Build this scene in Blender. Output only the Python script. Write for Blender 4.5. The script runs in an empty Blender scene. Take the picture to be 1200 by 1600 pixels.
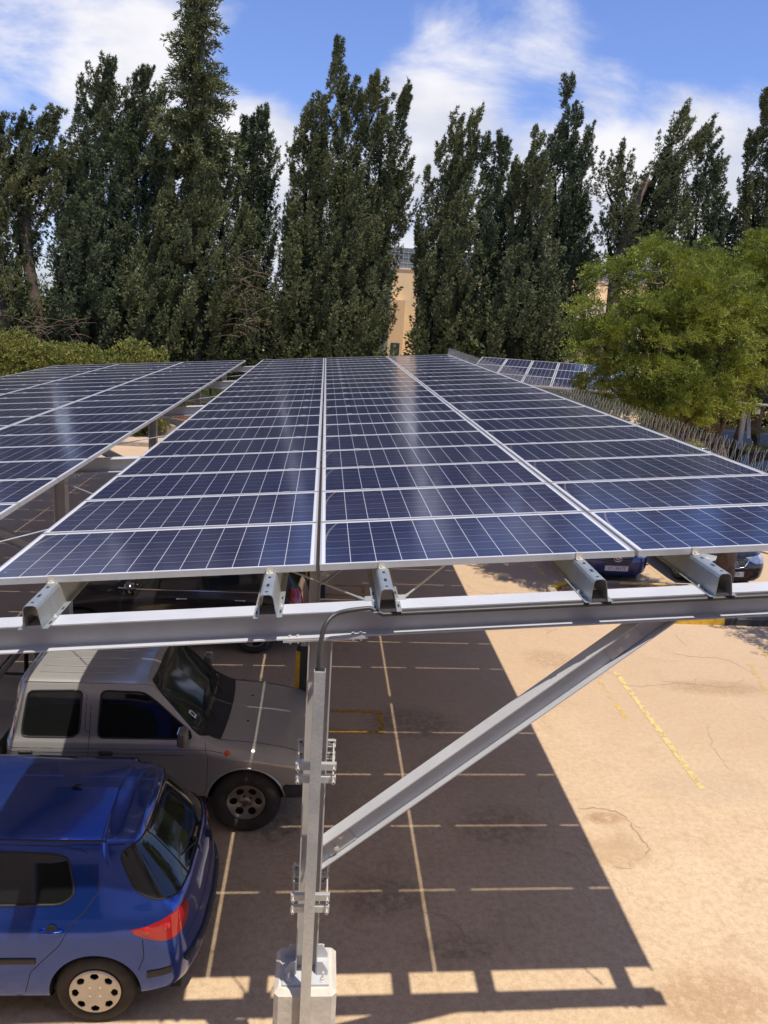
import bpy, bmesh, math, random
import numpy as np
from math import sin, cos, tan, radians, pi, hypot, sqrt, atan2
from mathutils import Vector, Matrix

S = bpy.context.scene
COL = S.collection
# ---------------------------------------------------------------- camera
CAMZ = 5.5105
YAW, PITCH, ROLL, FPX = 0.0854, 0.2453, 0.0622, 1239.9
_F = np.array([sin(YAW)*cos(PITCH), cos(YAW)*cos(PITCH), -sin(PITCH)])
_R = np.array([cos(YAW), -sin(YAW), 0.0])
_U = np.cross(_R, _F)
CR = cos(ROLL)*_R + sin(ROLL)*_U
CU = -sin(ROLL)*_R + cos(ROLL)*_U
cam_d = bpy.data.cameras.new('camera')
cam = bpy.data.objects.new('camera', cam_d)
COL.objects.link(cam)
cam.matrix_world = Matrix(((CR[0], CU[0], -_F[0], 0), (CR[1], CU[1], -_F[1], 0), (CR[2], CU[2], -_F[2], CAMZ), (0, 0, 0, 1)))
cam_d.sensor_fit = 'VERTICAL'; cam_d.sensor_height = 36.0; cam_d.sensor_width = 27.0
cam_d.lens = 36.0*FPX/1600.0
cam_d.clip_start = 0.05; cam_d.clip_end = 3000
S.camera = cam
S.render.resolution_x, S.render.resolution_y = 768, 1024

def ray(px, py):
    return CR*(px-600)/FPX - CU*(py-800)/FPX + _F
def aty(px, py, Y):
    """world point seen in that direction at the distance Y"""
    d = ray(px, py); return np.array([0, 0, CAMZ]) + d*(Y/d[1])
# ---------------------------------------------------------------- light
SUNV = Vector((0.195, -0.25, 1.0)).normalized()
sun_d = bpy.data.lights.new('sun', 'SUN'); sun_d.energy = 3.9; sun_d.angle = radians(0.53); sun_d.color = (1.0, 0.91, 0.78)
sun = bpy.data.objects.new('sun', sun_d); COL.objects.link(sun)
sun.rotation_euler = SUNV.to_track_quat('Z', 'Y').to_euler(); sun.location = (0, 0, 60)
S.view_settings.view_transform = 'Standard'; S.view_settings.look = 'None'; S.view_settings.gamma = 1
S.view_settings.exposure = 0.42
W = bpy.data.worlds.new('World'); S.world = W; W.use_nodes = True
nt = W.node_tree; N = nt.nodes; L = nt.links; N.clear()
def wn(t, **k):
    n = N.new(t)
    for a, b in k.items(): setattr(n, a, b)
    return n
wo = wn('ShaderNodeOutputWorld'); bg = wn('ShaderNodeBackground'); bg.inputs[1].default_value = 0.105
sky = wn('ShaderNodeTexSky', sky_type='NISHITA'); sky.sun_disc = False
sky.sun_elevation = math.asin(SUNV.z); sky.sun_rotation = atan2(SUNV.x, SUNV.y)
sky.air_density = 1.0; sky.dust_density = 0.6; sky.ozone_density = 1.6
tc = wn('ShaderNodeTexCoord')
sx = wn('ShaderNodeSeparateXYZ'); L.new(tc.outputs['Generated'], sx.inputs[0])
# clouds: direction flattened on a sheet above
zc = wn('ShaderNodeMath', operation='ADD'); L.new(sx.outputs[2], zc.inputs[0]); zc.inputs[1].default_value = 0.22
dx = wn('ShaderNodeMath', operation='DIVIDE'); L.new(sx.outputs[0], dx.inputs[0]); L.new(zc.outputs[0], dx.inputs[1])
dy = wn('ShaderNodeMath', operation='DIVIDE'); L.new(sx.outputs[1], dy.inputs[0]); L.new(zc.outputs[0], dy.inputs[1])
cx = wn('ShaderNodeCombineXYZ'); L.new(dx.outputs[0], cx.inputs[0]); L.new(dy.outputs[0], cx.inputs[1])
nz = wn('ShaderNodeTexNoise'); nz.inputs['Scale'].default_value = 4.4; nz.inputs['Detail'].default_value = 11; nz.inputs['Roughness'].default_value = 0.60; nz.inputs['Distortion'].default_value = 0.35
vm = wn('ShaderNodeVectorMath', operation='MULTIPLY'); L.new(tc.outputs['Generated'], vm.inputs[0]); vm.inputs[1].default_value = (1, 1, 2.1)
L.new(vm.outputs[0], nz.inputs['Vector'])
dens = nz.outputs['Fac']
def blob(px, py, rx, amp, prev):
    """a bank of cloud (amp > 0) or a clear stretch (amp < 0) round one direction"""
    d = ray(px, py); d = d/np.linalg.norm(d)
    dp = wn('ShaderNodeVectorMath', operation='DOT_PRODUCT'); L.new(tc.outputs['Generated'], dp.inputs[0]); dp.inputs[1].default_value = tuple(d)
    mr = wn('ShaderNodeMapRange', interpolation_type='SMOOTHSTEP'); L.new(dp.outputs['Value'], mr.inputs[0])
    mr.inputs[1].default_value = cos(rx); mr.inputs[2].default_value = 1.0; mr.inputs[3].default_value = 0; mr.inputs[4].default_value = amp
    ad = wn('ShaderNodeMath', operation='ADD'); L.new(prev, ad.inputs[0]); L.new(mr.outputs[0], ad.inputs[1])
    return ad.outputs[0]
for b in [(40, 90, .20, .17), (200, 20, .14, .10), (330, 130, .13, .10), (400, 250, .12, .15), (760, 60, .14, .07), (880, 30, .12, .05), (640, 90, .07, .06), (700, 320, .15, .30), (1000, 320, .17, .34), (1150, 240, .13, .32), (420, 330, .14, .34), (890, 340, .13, .3), (0, 260, .12, -.12), (1130, 60, .18, -.22),
          (480, 60, .12, -.2), (850, 200, .09, -.13), (560, 10, .08, -.1), (40, 210, .05, -.1), (200, 150, .1, .12), (60, 330, .15, .2)]:
    dens = blob(*b, dens)
cr = wn('ShaderNodeMapRange', interpolation_type='SMOOTHSTEP'); L.new(dens, cr.inputs[0]); cr.inputs[1].default_value = 0.53; cr.inputs[2].default_value = 0.86
n2 = wn('ShaderNodeTexNoise'); n2.inputs['Scale'].default_value = 5.5; n2.inputs['Detail'].default_value = 7; L.new(vm.outputs[0], n2.inputs['Vector'])
cc = wn('ShaderNodeMix', data_type='RGBA'); n2r = wn('ShaderNodeMapRange', interpolation_type='SMOOTHSTEP'); L.new(n2.outputs['Fac'], n2r.inputs[0]); n2r.inputs[1].default_value = .36; n2r.inputs[2].default_value = .62; L.new(n2r.outputs[0], cc.inputs['Factor'])
cc.inputs[6].default_value = (5.0, 5.2, 6.0, 1); cc.inputs[7].default_value = (6.9, 6.8, 7.1, 1)
tint = wn('ShaderNodeMix', data_type='RGBA', blend_type='MULTIPLY'); tint.inputs['Factor'].default_value = 1
L.new(sky.outputs[0], tint.inputs[6]); tint.inputs[7].default_value = (0.83, 0.90, 1.28, 1)
mx = wn('ShaderNodeMix', data_type='RGBA'); L.new(cr.outputs[0], mx.inputs['Factor']); L.new(tint.outputs[2], mx.inputs[6]); L.new(cc.outputs[2], mx.inputs[7])
L.new(mx.outputs[2], bg.inputs[0]); L.new(bg.outputs[0], wo.inputs[0])

# ---------------------------------------------------------------- helpers
def label(o, text=None, cat=None, group=None, kind=None):
    if text: o['label'] = text
    if cat: o['category'] = cat
    if group: o['group'] = group
    if kind: o['kind'] = kind
    return o
def empty(name, loc, rz=0, text=None, cat=None, group=None):
    o = bpy.data.objects.new(name, None); COL.objects.link(o); o.location = loc; o.rotation_euler = (0, 0, rz)
    o.empty_display_size = .2
    return label(o, text, cat, group)
def root_of(o):
    while o.parent: o = o.parent
    return o
class MB:
    """collects faces in world coordinates; build() links them as one mesh"""
    def __init__(s): s.v = []; s.f = []
    def add(s, vs, fs):
        b = len(s.v); s.v += [tuple(v) for v in vs]; s.f += [tuple(i+b for i in f) for f in fs]; return s
    def box(s, x0, x1, y0, y1, z0, z1):
        vs = [(x, y, z) for z in (z0, z1) for y in (y0, y1) for x in (x0, x1)]
        return s.add(vs, [(0, 2, 3, 1), (4, 5, 7, 6), (0, 1, 5, 4), (2, 6, 7, 3), (0, 4, 6, 2), (1, 3, 7, 5)])
    def prism(s, sec, p0, p1, a, b, cap=True, closed=True):
        """section [(u,v)] swept from p0 to p1; u along a, v along b"""
        p0, p1, a, b = map(lambda q: np.array(q, float), (p0, p1, a, b)); n = len(sec)
        vs = [p0+a*u+b*v for u, v in sec]+[p1+a*u+b*v for u, v in sec]
        m = n if closed else n-1
        fs = [(i, (i+1) % n, n+(i+1) % n, n+i) for i in range(m)]
        if cap and closed: fs += [tuple(range(n-1, -1, -1)), tuple(range(n, 2*n))]
        return s.add(vs, fs)
    def obox(s, c, ax, ay, az, hx, hy, hz):
        c, ax, ay, az = map(lambda q: np.array(q, float), (c, ax, ay, az))
        vs = [c+ax*hx*i+ay*hy*j+az*hz*k for k in (-1, 1) for j in (-1, 1) for i in (-1, 1)]
        return s.add(vs, [(0, 2, 3, 1), (4, 5, 7, 6), (0, 1, 5, 4), (2, 6, 7, 3), (0, 4, 6, 2), (1, 3, 7, 5)])
    def tube(s, pts, r, n=8, cap=True):
        pts = [np.array(p, float) for p in pts]; m = len(pts)
        rr = r if hasattr(r, '__len__') else [r]*m
        t0 = pts[1]-pts[0]; t0 = t0/np.linalg.norm(t0)
        up = np.array([0, 0, 1.]) if abs(t0[2]) < .9 else np.array([1., 0, 0])
        a = np.cross(t0, up); a /= np.linalg.norm(a); vs = []
        for i, p in enumerate(pts):
            t = pts[min(i+1, m-1)]-pts[max(i-1, 0)]; t = t/(np.linalg.norm(t)+1e-9)
            a = a-t*np.dot(a, t); a /= (np.linalg.norm(a)+1e-9); b = np.cross(t, a)
            vs += [p+(a*cos(2*pi*k/n)+b*sin(2*pi*k/n))*rr[i] for k in range(n)]
        fs = [(i*n+k, i*n+(k+1) % n, (i+1)*n+(k+1) % n, (i+1)*n+k) for i in range(m-1) for k in range(n)]
        if cap: fs += [tuple(range(n-1, -1, -1)), tuple(range((m-1)*n, m*n))]
        return s.add(vs, fs)
    def lathe(s, prof, c, axis, n=32, closed=False):
        c = np.array(c, float); axis = np.array(axis, float); axis /= np.linalg.norm(axis)
        up = np.array([0, 0, 1.]) if abs(axis[2]) < .9 else np.array([1., 0, 0])
        a = np.cross(axis, up); a /= np.linalg.norm(a); b = np.cross(axis, a); m = len(prof)
        vs = [c+axis*h+(a*cos(2*pi*k/n)+b*sin(2*pi*k/n))*r for r, h in prof for k in range(n)]
        fs = [(i*n+k, i*n+(k+1) % n, (i+1)*n+(k+1) % n, (i+1)*n+k) for i in range(m-1) for k in range(n)]
        if closed: fs += [((m-1)*n+k, (m-1)*n+(k+1) % n, (k+1) % n, k) for k in range(n)]
        return s.add(vs, fs)
    def build(s, name, mat, parent=None, smooth=False, bevel=0):
        o = np_mesh(name, np.array(s.v, float).reshape(-1, 3), s.f, mat, parent, smooth)
        if bevel:
            md = o.modifiers.new('bevel', 'BEVEL'); md.width = bevel; md.segments = 2; md.limit_method = 'ANGLE'; md.angle_limit = radians(40)
        return o
def np_mesh(name, v, f, mat, parent=None, smooth=False):
    v = np.array(v, float).reshape(-1, 3)
    if parent is not None and len(v):
        r = root_of(parent); Mi = np.array((Matrix.Translation(r.location) @ r.rotation_euler.to_matrix().to_4x4()).inverted())
        v = v @ Mi[:3, :3].T + Mi[:3, 3]
    me = bpy.data.meshes.new(name)
    if isinstance(f, np.ndarray):
        k = f.shape[1]; me.vertices.add(len(v)); me.vertices.foreach_set('co', v.ravel())
        me.loops.add(f.size); me.loops.foreach_set('vertex_index', f.ravel().astype(np.int32))
        me.polygons.add(len(f)); me.polygons.foreach_set('loop_start', np.arange(0, f.size, k, dtype=np.int32)); me.polygons.foreach_set('loop_total', np.full(len(f), k, dtype=np.int32))
        me.update(calc_edges=True)
    else:
        me.from_pydata(v.tolist(), [], f); me.update()
    if isinstance(mat, (list, tuple)):
        for m in mat: me.materials.append(m)
    elif mat: me.materials.append(mat)
    if smooth: me.polygons.foreach_set('use_smooth', [True]*len(me.polygons))
    o = bpy.data.objects.new(name, me); COL.objects.link(o)
    if parent is not None: o.parent = parent
    return o
def copy_tree(o, parent=None):
    c = o.copy(); COL.objects.link(c); c.parent = parent
    if parent is not None: c.matrix_parent_inverse = o.matrix_parent_inverse
    for ch in list(KIDS.get(o.name, [])) or [k for k in bpy.data.objects if k.parent == o]: copy_tree(ch, c)
    return c
KIDS = {}

# ---------------------------------------------------------------- materials
def mat(name, col, rough=.5, metal=0, noise=0, nscale=8, bump=0, bscale=40, coat=0, spec=.5, ndetail=5, col2=None, rvar=0):
    m = bpy.data.materials.new(name); m.use_nodes = True; n = m.node_tree.nodes; l = m.node_tree.links
    p = n['Principled BSDF']; p.inputs['Base Color'].default_value = (*col, 1); p.inputs['Roughness'].default_value = rough
    p.inputs['Metallic'].default_value = metal; p.inputs['Coat Weight'].default_value = coat; p.inputs['Coat Roughness'].default_value = .04
    p.inputs['Specular IOR Level'].default_value = spec
    t = n.new('ShaderNodeTexCoord')
    if noise or col2 or rvar:
        z = n.new('ShaderNodeTexNoise'); z.inputs['Scale'].default_value = nscale; z.inputs['Detail'].default_value = ndetail; z.inputs['Roughness'].default_value = .6
        l.new(t.outputs['Object'], z.inputs['Vector'])
        r = n.new('ShaderNodeMapRange'); r.inputs[1].default_value = .32; r.inputs[2].default_value = .68; l.new(z.outputs['Fac'], r.inputs[0])
        x = n.new('ShaderNodeMix'); x.data_type = 'RGBA'; l.new(r.outputs[0], x.inputs['Factor'])
        c2 = col2 or tuple(min(1, c*(1+noise)) for c in col); c1 = col if col2 else tuple(c*(1-noise) for c in col)
        x.inputs[6].default_value = (*c1, 1); x.inputs[7].default_value = (*c2, 1); l.new(x.outputs[2], p.inputs['Base Color'])
        if rvar:
            q = n.new('ShaderNodeMapRange'); q.inputs[3].default_value = max(0.02, rough-rvar); q.inputs[4].default_value = rough+rvar; l.new(z.outputs['Fac'], q.inputs[0]); l.new(q.outputs[0], p.inputs['Roughness'])
    if bump:
        z2 = n.new('ShaderNodeTexNoise'); z2.inputs['Scale'].default_value = bscale; z2.inputs['Detail'].default_value = 4; l.new(t.outputs['Object'], z2.inputs['Vector'])
        b = n.new('ShaderNodeBump'); b.inputs['Strength'].default_value = bump; b.inputs['Distance'].default_value = .01; l.new(z2.outputs['Fac'], b.inputs['Height']); l.new(b.outputs[0], p.inputs['Normal'])
    return m
def galv(name, base, rough=.42):
    m = mat(name, base, rough, .55); n = m.node_tree.nodes; l = m.node_tree.links; p = n['Principled BSDF']
    t = n.new('ShaderNodeTexCoord'); v = n.new('ShaderNodeTexVoronoi'); v.inputs['Scale'].default_value = 70; l.new(t.outputs['Object'], v.inputs['Vector'])
    z = n.new('ShaderNodeTexNoise'); z.inputs['Scale'].default_value = 5; z.inputs['Detail'].default_value = 6; l.new(t.outputs['Object'], z.inputs['Vector'])
    s = n.new('ShaderNodeSeparateColor'); l.new(v.outputs['Color'], s.inputs[0])
    a = n.new('ShaderNodeMath'); a.operation = 'MULTIPLY_ADD'; l.new(s.outputs[0], a.inputs[0]); a.inputs[1].default_value = .22; l.new(z.outputs['Fac'], a.inputs[2])
    r = n.new('ShaderNodeMapRange'); r.inputs[1].default_value = .3; r.inputs[2].default_value = .85; r.inputs[3].default_value = .78; r.inputs[4].default_value = 1.12; l.new(a.outputs[0], r.inputs[0])
    x = n.new('ShaderNodeVectorMath'); x.operation = 'SCALE'; x.inputs[0].default_value = base; l.new(r.outputs[0], x.inputs['Scale']); l.new(x.outputs[0], p.inputs['Base Color'])
    return m
M_galv = galv('galvanised_steel', (.36, .395, .40))
M_galvl = galv('galvanised_light', (.62, .65, .66), .38)
M_steel = mat('grey_painted_steel', (.50, .52, .55), .5, 0.1, noise=.07, nscale=3, bump=.03, bscale=60)
M_post = mat('post_steel', (.48, .47, .46), .5, .1, noise=.1, nscale=4)
M_alu = mat('aluminium_frame', (.74, .75, .76), .36, .5, noise=.04, nscale=20)
M_aluF = mat('aluminium_edge', (.60, .61, .61), .42, .55, noise=.06, nscale=12)
M_black = mat('black_rubber', (.018, .018, .019), .6)
M_cable = mat('black_corrugated_pipe', (.045, .045, .047), .45)
M_bolt = mat('zinc_bolt', (.70, .68, .62), .35, .4)
M_conc = mat('plinth_concrete', (.60, .56, .49), .9, noise=.14, nscale=7, bump=.25, bscale=30)
M_yel = mat('yellow_paint', (.62, .38, .03), .7, noise=.18, nscale=14, bump=.1)
M_blk = mat('black_paint', (.035, .035, .037), .65, noise=.3, nscale=9, bump=.1)
M_kerb = mat('kerb_concrete', (.36, .31, .24), .9, noise=.18, nscale=5, bump=.3)

def panel_material(PW=1.956, PH=.992, NX=12, NY=6, hw=1.0):
    m = bpy.data.materials.new('photovoltaic_cells'); m.use_nodes = True; n = m.node_tree.nodes; l = m.node_tree.links
    p = n['Principled BSDF']; t = n.new('ShaderNodeTexCoord'); s = n.new('ShaderNodeSeparateXYZ')
    OC = t.outputs['Object']
    l.new(OC, s.inputs[0])
    def mth(op, a, b=None, c=None):
        q = n.new('ShaderNodeMath'); q.operation = op
        for i, w in enumerate((a, b, c)):
            if w is None: continue
            if isinstance(w, (int, float)): q.inputs[i].default_value = w
            else: l.new(w, q.inputs[i])
        return q.outputs[0]
    def line(coord, off, pitch, hw):
        u = mth('DIVIDE', mth('SUBTRACT', coord, off), pitch); fr = mth('FRACT', mth('ADD', u, .5))
        return mth('LESS_THAN', mth('ABSOLUTE', mth('SUBTRACT', fr, .5)), hw/pitch)
    X, Y = s.outputs[0], s.outputs[1]
    px_, py_ = (PW-.066)/NX, (PH-.066)/NY
    vl = line(X, .033, px_, .0023*hw); hl = line(Y, .033, py_, .0013*hw)
    bus = line(Y, .033+py_/2, py_, .0011)
    bus2 = mth('MULTIPLY', bus, .16)
    lines = mth('MAXIMUM', vl, mth('MAXIMUM', mth('MULTIPLY', hl, .75), bus2))
    # polycrystal flakes and a tone of its own for every cell
    v = n.new('ShaderNodeTexVoronoi'); v.inputs['Scale'].default_value = 90; l.new(OC, v.inputs['Vector'])
    cellid = n.new('ShaderNodeCombineXYZ'); l.new(mth('FLOOR', mth('DIVIDE', mth('SUBTRACT', X, .033), px_)), cellid.inputs[0]); l.new(mth('FLOOR', mth('DIVIDE', mth('SUBTRACT', Y, .033), py_)), cellid.inputs[1])
    oi = n.new('ShaderNodeObjectInfo'); l.new(oi.outputs['Random'], cellid.inputs[2])
    wnz = n.new('ShaderNodeTexWhiteNoise'); wnz.noise_dimensions = '3D'; l.new(cellid.outputs[0], wnz.inputs['Vector'])
    tone = mth('ADD', mth('MULTIPLY', wnz.outputs['Value'], .35), mth('MULTIPLY', v.outputs['Distance'], 9.0))
    r = n.new('ShaderNodeMapRange'); l.new(tone, r.inputs[0]); r.inputs[1].default_value = 0; r.inputs[2].default_value = .8
    cm = n.new('ShaderNodeMix'); cm.data_type = 'RGBA'; l.new(r.outputs[0], cm.inputs['Factor'])
    cm.inputs[6].default_value = (.006, .010, .030, 1); cm.inputs[7].default_value = (.014, .018, .056, 1)
    # thin dust, heavier on some panels, and the dried tide mark in the low corner
    zz = n.new('ShaderNodeTexNoise'); zz.inputs['Scale'].default_value = 1.1; zz.inputs['Detail'].default_value = 7; zz.inputs['Roughness'].default_value = .65
    geo = n.new('ShaderNodeNewGeometry'); l.new(geo.outputs['Position'], zz.inputs['Vector'])
    dr = n.new('ShaderNodeMapRange'); l.new(zz.outputs['Fac'], dr.inputs[0]); dr.inputs[1].default_value = .35; dr.inputs[2].default_value = .75; dr.inputs[3].default_value = .01; dr.inputs[4].default_value = .05
    # distance to the slanting line from (.10, .96) to (.035, .55)
    arc = mth('SUBTRACT', X, mth('ADD', .034, mth('MULTIPLY', mth('POWER', mth('MAXIMUM', mth('SUBTRACT', Y, .50), 0), 2), .40)))
    am = mth('LESS_THAN', mth('ABSOLUTE', arc), .007); am = mth('MULTIPLY', mth('MULTIPLY', am, mth('GREATER_THAN', Y, .52)), .5)
    sv = n.new('ShaderNodeVectorMath'); sv.operation = 'MULTIPLY'; l.new(geo.outputs['Position'], sv.inputs[0]); sv.inputs[1].default_value = (1.2, 9.0, 1.2)
    sz = n.new('ShaderNodeTexNoise'); sz.inputs['Scale'].default_value = 1.0; sz.inputs['Detail'].default_value = 6; l.new(sv.outputs[0], sz.inputs['Vector'])
    sr = n.new('ShaderNodeMapRange'); l.new(sz.outputs['Fac'], sr.inputs[0]); sr.inputs[1].default_value = .5; sr.inputs[2].default_value = .8; sr.inputs[4].default_value = .05
    spn = n.new('ShaderNodeTexVoronoi'); spn.inputs['Scale'].default_value = 2.3; l.new(geo.outputs['Position'], spn.inputs['Vector']); spot = mth('MULTIPLY', mth('LESS_THAN', spn.outputs['Distance'], .022), .75)
    dust = mth('MAXIMUM', mth('ADD', mth('ADD', dr.outputs[0], sr.outputs[0]), mth('MULTIPLY', oi.outputs['Random'], .025)), mth('MAXIMUM', am, spot))
    d1 = n.new('ShaderNodeMix'); d1.data_type = 'RGBA'; l.new(dust, d1.inputs['Factor']); l.new(cm.outputs[2], d1.inputs[6]); d1.inputs[7].default_value = (.25, .22, .20, 1)
    lm = n.new('ShaderNodeMix'); lm.data_type = 'RGBA'; l.new(lines, lm.inputs['Factor']); l.new(d1.outputs[2], lm.inputs[6]); lm.inputs[7].default_value = (.40, .42, .45, 1)
    # white backsheet border
    bx = mth('GREATER_THAN', mth('ABSOLUTE', mth('SUBTRACT', X, PW/2)), PW/2-.031); by = mth('GREATER_THAN', mth('ABSOLUTE', mth('SUBTRACT', Y, PH/2)), PH/2-.031)
    bm = n.new('ShaderNodeMix'); bm.data_type = 'RGBA'; l.new(mth('MAXIMUM', bx, by), bm.inputs['Factor']); l.new(lm.outputs[2], bm.inputs[6]); bm.inputs[7].default_value = (.6, .61, .63, 1)
    l.new(bm.outputs[2], p.inputs['Base Color'])
    rr = n.new('ShaderNodeMapRange'); l.new(zz.outputs['Fac'], rr.inputs[0]); rr.inputs[3].default_value = .07; rr.inputs[4].default_value = .20; l.new(rr.outputs[0], p.inputs['Roughness'])
    p.inputs['Specular IOR Level'].default_value = .24
    return m
M_sheet = mat('white_backsheet', (.72, .72, .70), .6)
M_cell = panel_material()
# ---------------------------------------------------------------- solar canopy
U0, D0, ZT, AL = 0.0104, 4.603, 4.006, 0.0840
CA, SA = cos(AL), sin(AL)
def TP(u, y, w=0):
    """u along the slope of the roof, w square to it"""
    return np.array([U0+u*CA-w*SA, y, ZT+u*SA+w*CA])
EX, EY, EZ = np.array([CA, 0, SA]), np.array([0, 1., 0]), np.array([-SA, 0, CA])
PW, PH, ROWP = 1.956, .992, 1.012
FR = [4.35, 9.65, 14.95, 20.25, 25.55]
HEA = lambda h, b, tf, tw: [(-b/2, 0), (b/2, 0), (b/2, tf), (tw/2, tf), (tw/2, h-tf), (b/2, h-tf), (b/2, h), (-b/2, h), (-b/2, h-tf), (-tw/2, h-tf), (-tw/2, tf), (-b/2, tf)]

def make_panel(root, u, y):
    m = MB(); m.add([(.011, .011, 0), (PW-.011, .011, 0), (PW-.011, PH-.011, 0), (.011, PH-.011, 0)], [(0, 1, 2, 3)])
    m.add([(.011, .011, -.005), (PW-.011, .011, -.005), (PW-.011, PH-.011, -.005), (.011, PH-.011, -.005)], [(3, 2, 1, 0)])
    g = np_mesh('solar_panel', np.array(m.v), m.f, [M_cell, M_sheet]); g.data.polygons[1].material_index = 1; g.parent = root
    f = MB()
    for x0, x1, y0, y1 in ((0, PW, 0, .012), (0, PW, PH-.012, PH), (0, .012, .012, PH-.012), (PW-.012, PW, .012, PH-.012)):
        f.box(x0, x1, y0, y1, -.036, .0025)
    fr = np_mesh('panel_frame', np.array(f.v), f.f, M_aluF); fr.parent = g
    return g
def place_panel(g, u, y, root):
    p = TP(u, y, -.0025); g.location = Vector(p)-root.location; g.rotation_euler = (0, -AL, 0)
HAT = [(-.082, 0), (-.052, 0), (-.040, .118), (-.032, .134), (-.018, .140), (.018, .140), (.032, .134), (.040, .118), (.052, 0), (.082, 0)]
def hat_purlin(root, u, y0, y1, name='purlin', holes=True):
    t = .003; out = HAT; inn = [(-.082, .003), (-.0548, .003)] + [(a*.925, b-.003) for a, b in HAT[2:8]] + [(.0548, .003), (.082, .003)]
    inn = [(-.082, -.0), (-.0495, -.0)] + [(a*.91, b-.003) for a, b in HAT[2:8]] + [(.0495, -.0), (.082, -.0)]
    out = [(-.082, .003), (-.0525, .003)] + list(HAT[2:8]) + [(.0525, .003), (.082, .003)]
    sec = out + inn[::-1]
    m = MB(); base = -.036-.140; n = len(out)
    P0 = TP(u, y0, base); P1 = TP(u, y1, base)
    vs = [P0+EX*a+EZ*b for a, b in sec]+[P1+EX*a+EZ*b for a, b in sec]; k = len(sec)
    fs = [(i, (i+1) % k, k+(i+1) % k, k+i) for i in range(k)]
    fs += [(i, i+1, k-2-i, k-1-i) for i in range(n-1)] + [(k+k-1-i, k+k-2-i, k+i+1, k+i) for i in range(n-1)]
    m.add(vs, fs)
    o = m.build(name, M_galv, root)
    if holes:
        for j, yy in enumerate((y0+.05, y0+.16, y0+.30)):
            L_ = (.009, .024, .015)[j]
            h = MB(); h.prism([(-.0065, -L_), (.0065, -L_), (.0085, -L_*.6), (.0085, L_*.6), (.0065, L_), (-.0065, L_), (-.0085, L_*.6), (-.0085, -L_*.6)], TP(u, yy, -.0358), TP(u, yy, -.0352), EX, EY); h.build('slot', M_black, o)
        for sgn in (-1, 1):
            for yy in (y0+.09, y0+.31):
                h = MB(); h.prism([(-.005, -.022), (.005, -.022), (.005, .022), (-.005, .022)], TP(u+sgn*.068, yy, base+.0033), TP(u+sgn*.068, yy, base+.0039), EX, EY); h.build('slot', M_black, o)
        for sgn in (-1, 1):
            b = MB().lathe([(0, .014), (.008, .014), (.008, 0)], TP(u+sgn*.068, y0+.17, base+.003), EZ, 6)
            b.lathe([(0, .004), (.013, .004), (.013, 0)], TP(u+sgn*.068, y0+.17, base+.003), EZ, 10)
            b.tube([TP(u+sgn*.068, y0+.17, base+.003), TP(u+sgn*.068, y0+.17, base-.03)], .005, 6); b.build('bolt', M_bolt, o)
    return o
def end_clamp(parent, u, y, sgn):
    m = MB()
    m.obox(TP(u, y-sgn*.004, -.018), EX, EY, EZ, .020, .0025, .020)
    m.obox(TP(u, y+sgn*.004, .0045), EX, EY, EZ, .020, .009, .0015)
    m.obox(TP(u, y-sgn*.014, -.034), EX, EY, EZ, .020, .012, .002)
    m.lathe([(0, .010), (.007, .010), (.007, 0)], TP(u, y-sgn*.013, -.032), EZ, 8)
    return m.build('end_clamp', M_bolt, parent)

carport = empty('solar_carport', (0, 4.35, 0), 0, 'grey steel carport under three columns of blue solar panels, cable pipe on its front post', 'carport')
cols_mid = [-.0125-PW, .0125, .0125+PW+.025]
uL = [-2.50-PW, -2.50-PW-1.975, -2.50-PW-3.95]
purl_mid = [-1.575, -.285, .395, 1.62, 2.36, 3.60]
purl_left = [-2.86, -4.10, -4.83, -6.08, -6.82, -8.05]
# roof panels
array_left = empty('solar_array', (-5.5, 4.35, 3.5), 0, 'left hand field of blue solar panels in three columns, beyond the gap from the carport', 'solar array')
def panel_field(root, cols, n0=0):
    proto = None; todo = [(c, r) for r in range(21) for c in cols]
    ms = MB()
    for (c, r) in todo:
        y = D0+r*ROWP
        if proto is None: proto = make_panel(root, c, y); g = proto
        else:
            g = proto.copy(); COL.objects.link(g); g.parent = root
            k = proto.children[0].copy(); COL.objects.link(k); k.parent = g
        place_panel(g, c, y, root)
panel_field(carport, cols_mid); panel_field(array_left, uL)
for root, purl in ((carport, purl_mid), (array_left, purl_left)):
    for i, u in enumerate(purl):
        pu = hat_purlin(root, u, 4.215, D0+21*ROWP+.12)
        end_clamp(pu, u-.005, D0-.002, 1)
        for r in range(1, 21):     # mid clamps bridging two rows, where this purlin carries them
            y = D0+r*ROWP-.010
            if i == 0 and r == 1 and root is carport:
                mc = MB().box(-.035, .035, -.017, .017, .0030, .0065).lathe([(0, .0105), (.006, .0105), (.006, .005)], (0, 0, 0), (0, 0, 1), 6); cl0 = np_mesh('mid_clamp', np.array(mc.v), mc.f, M_galvl); cl_ = cl0
            else: cl_ = cl0.copy(); COL.objects.link(cl_)
            cl_.parent = pu; cl_.location = Vector(TP(u, y, 0))-root.location; cl_.rotation_euler = (0, -AL, 0)
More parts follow.
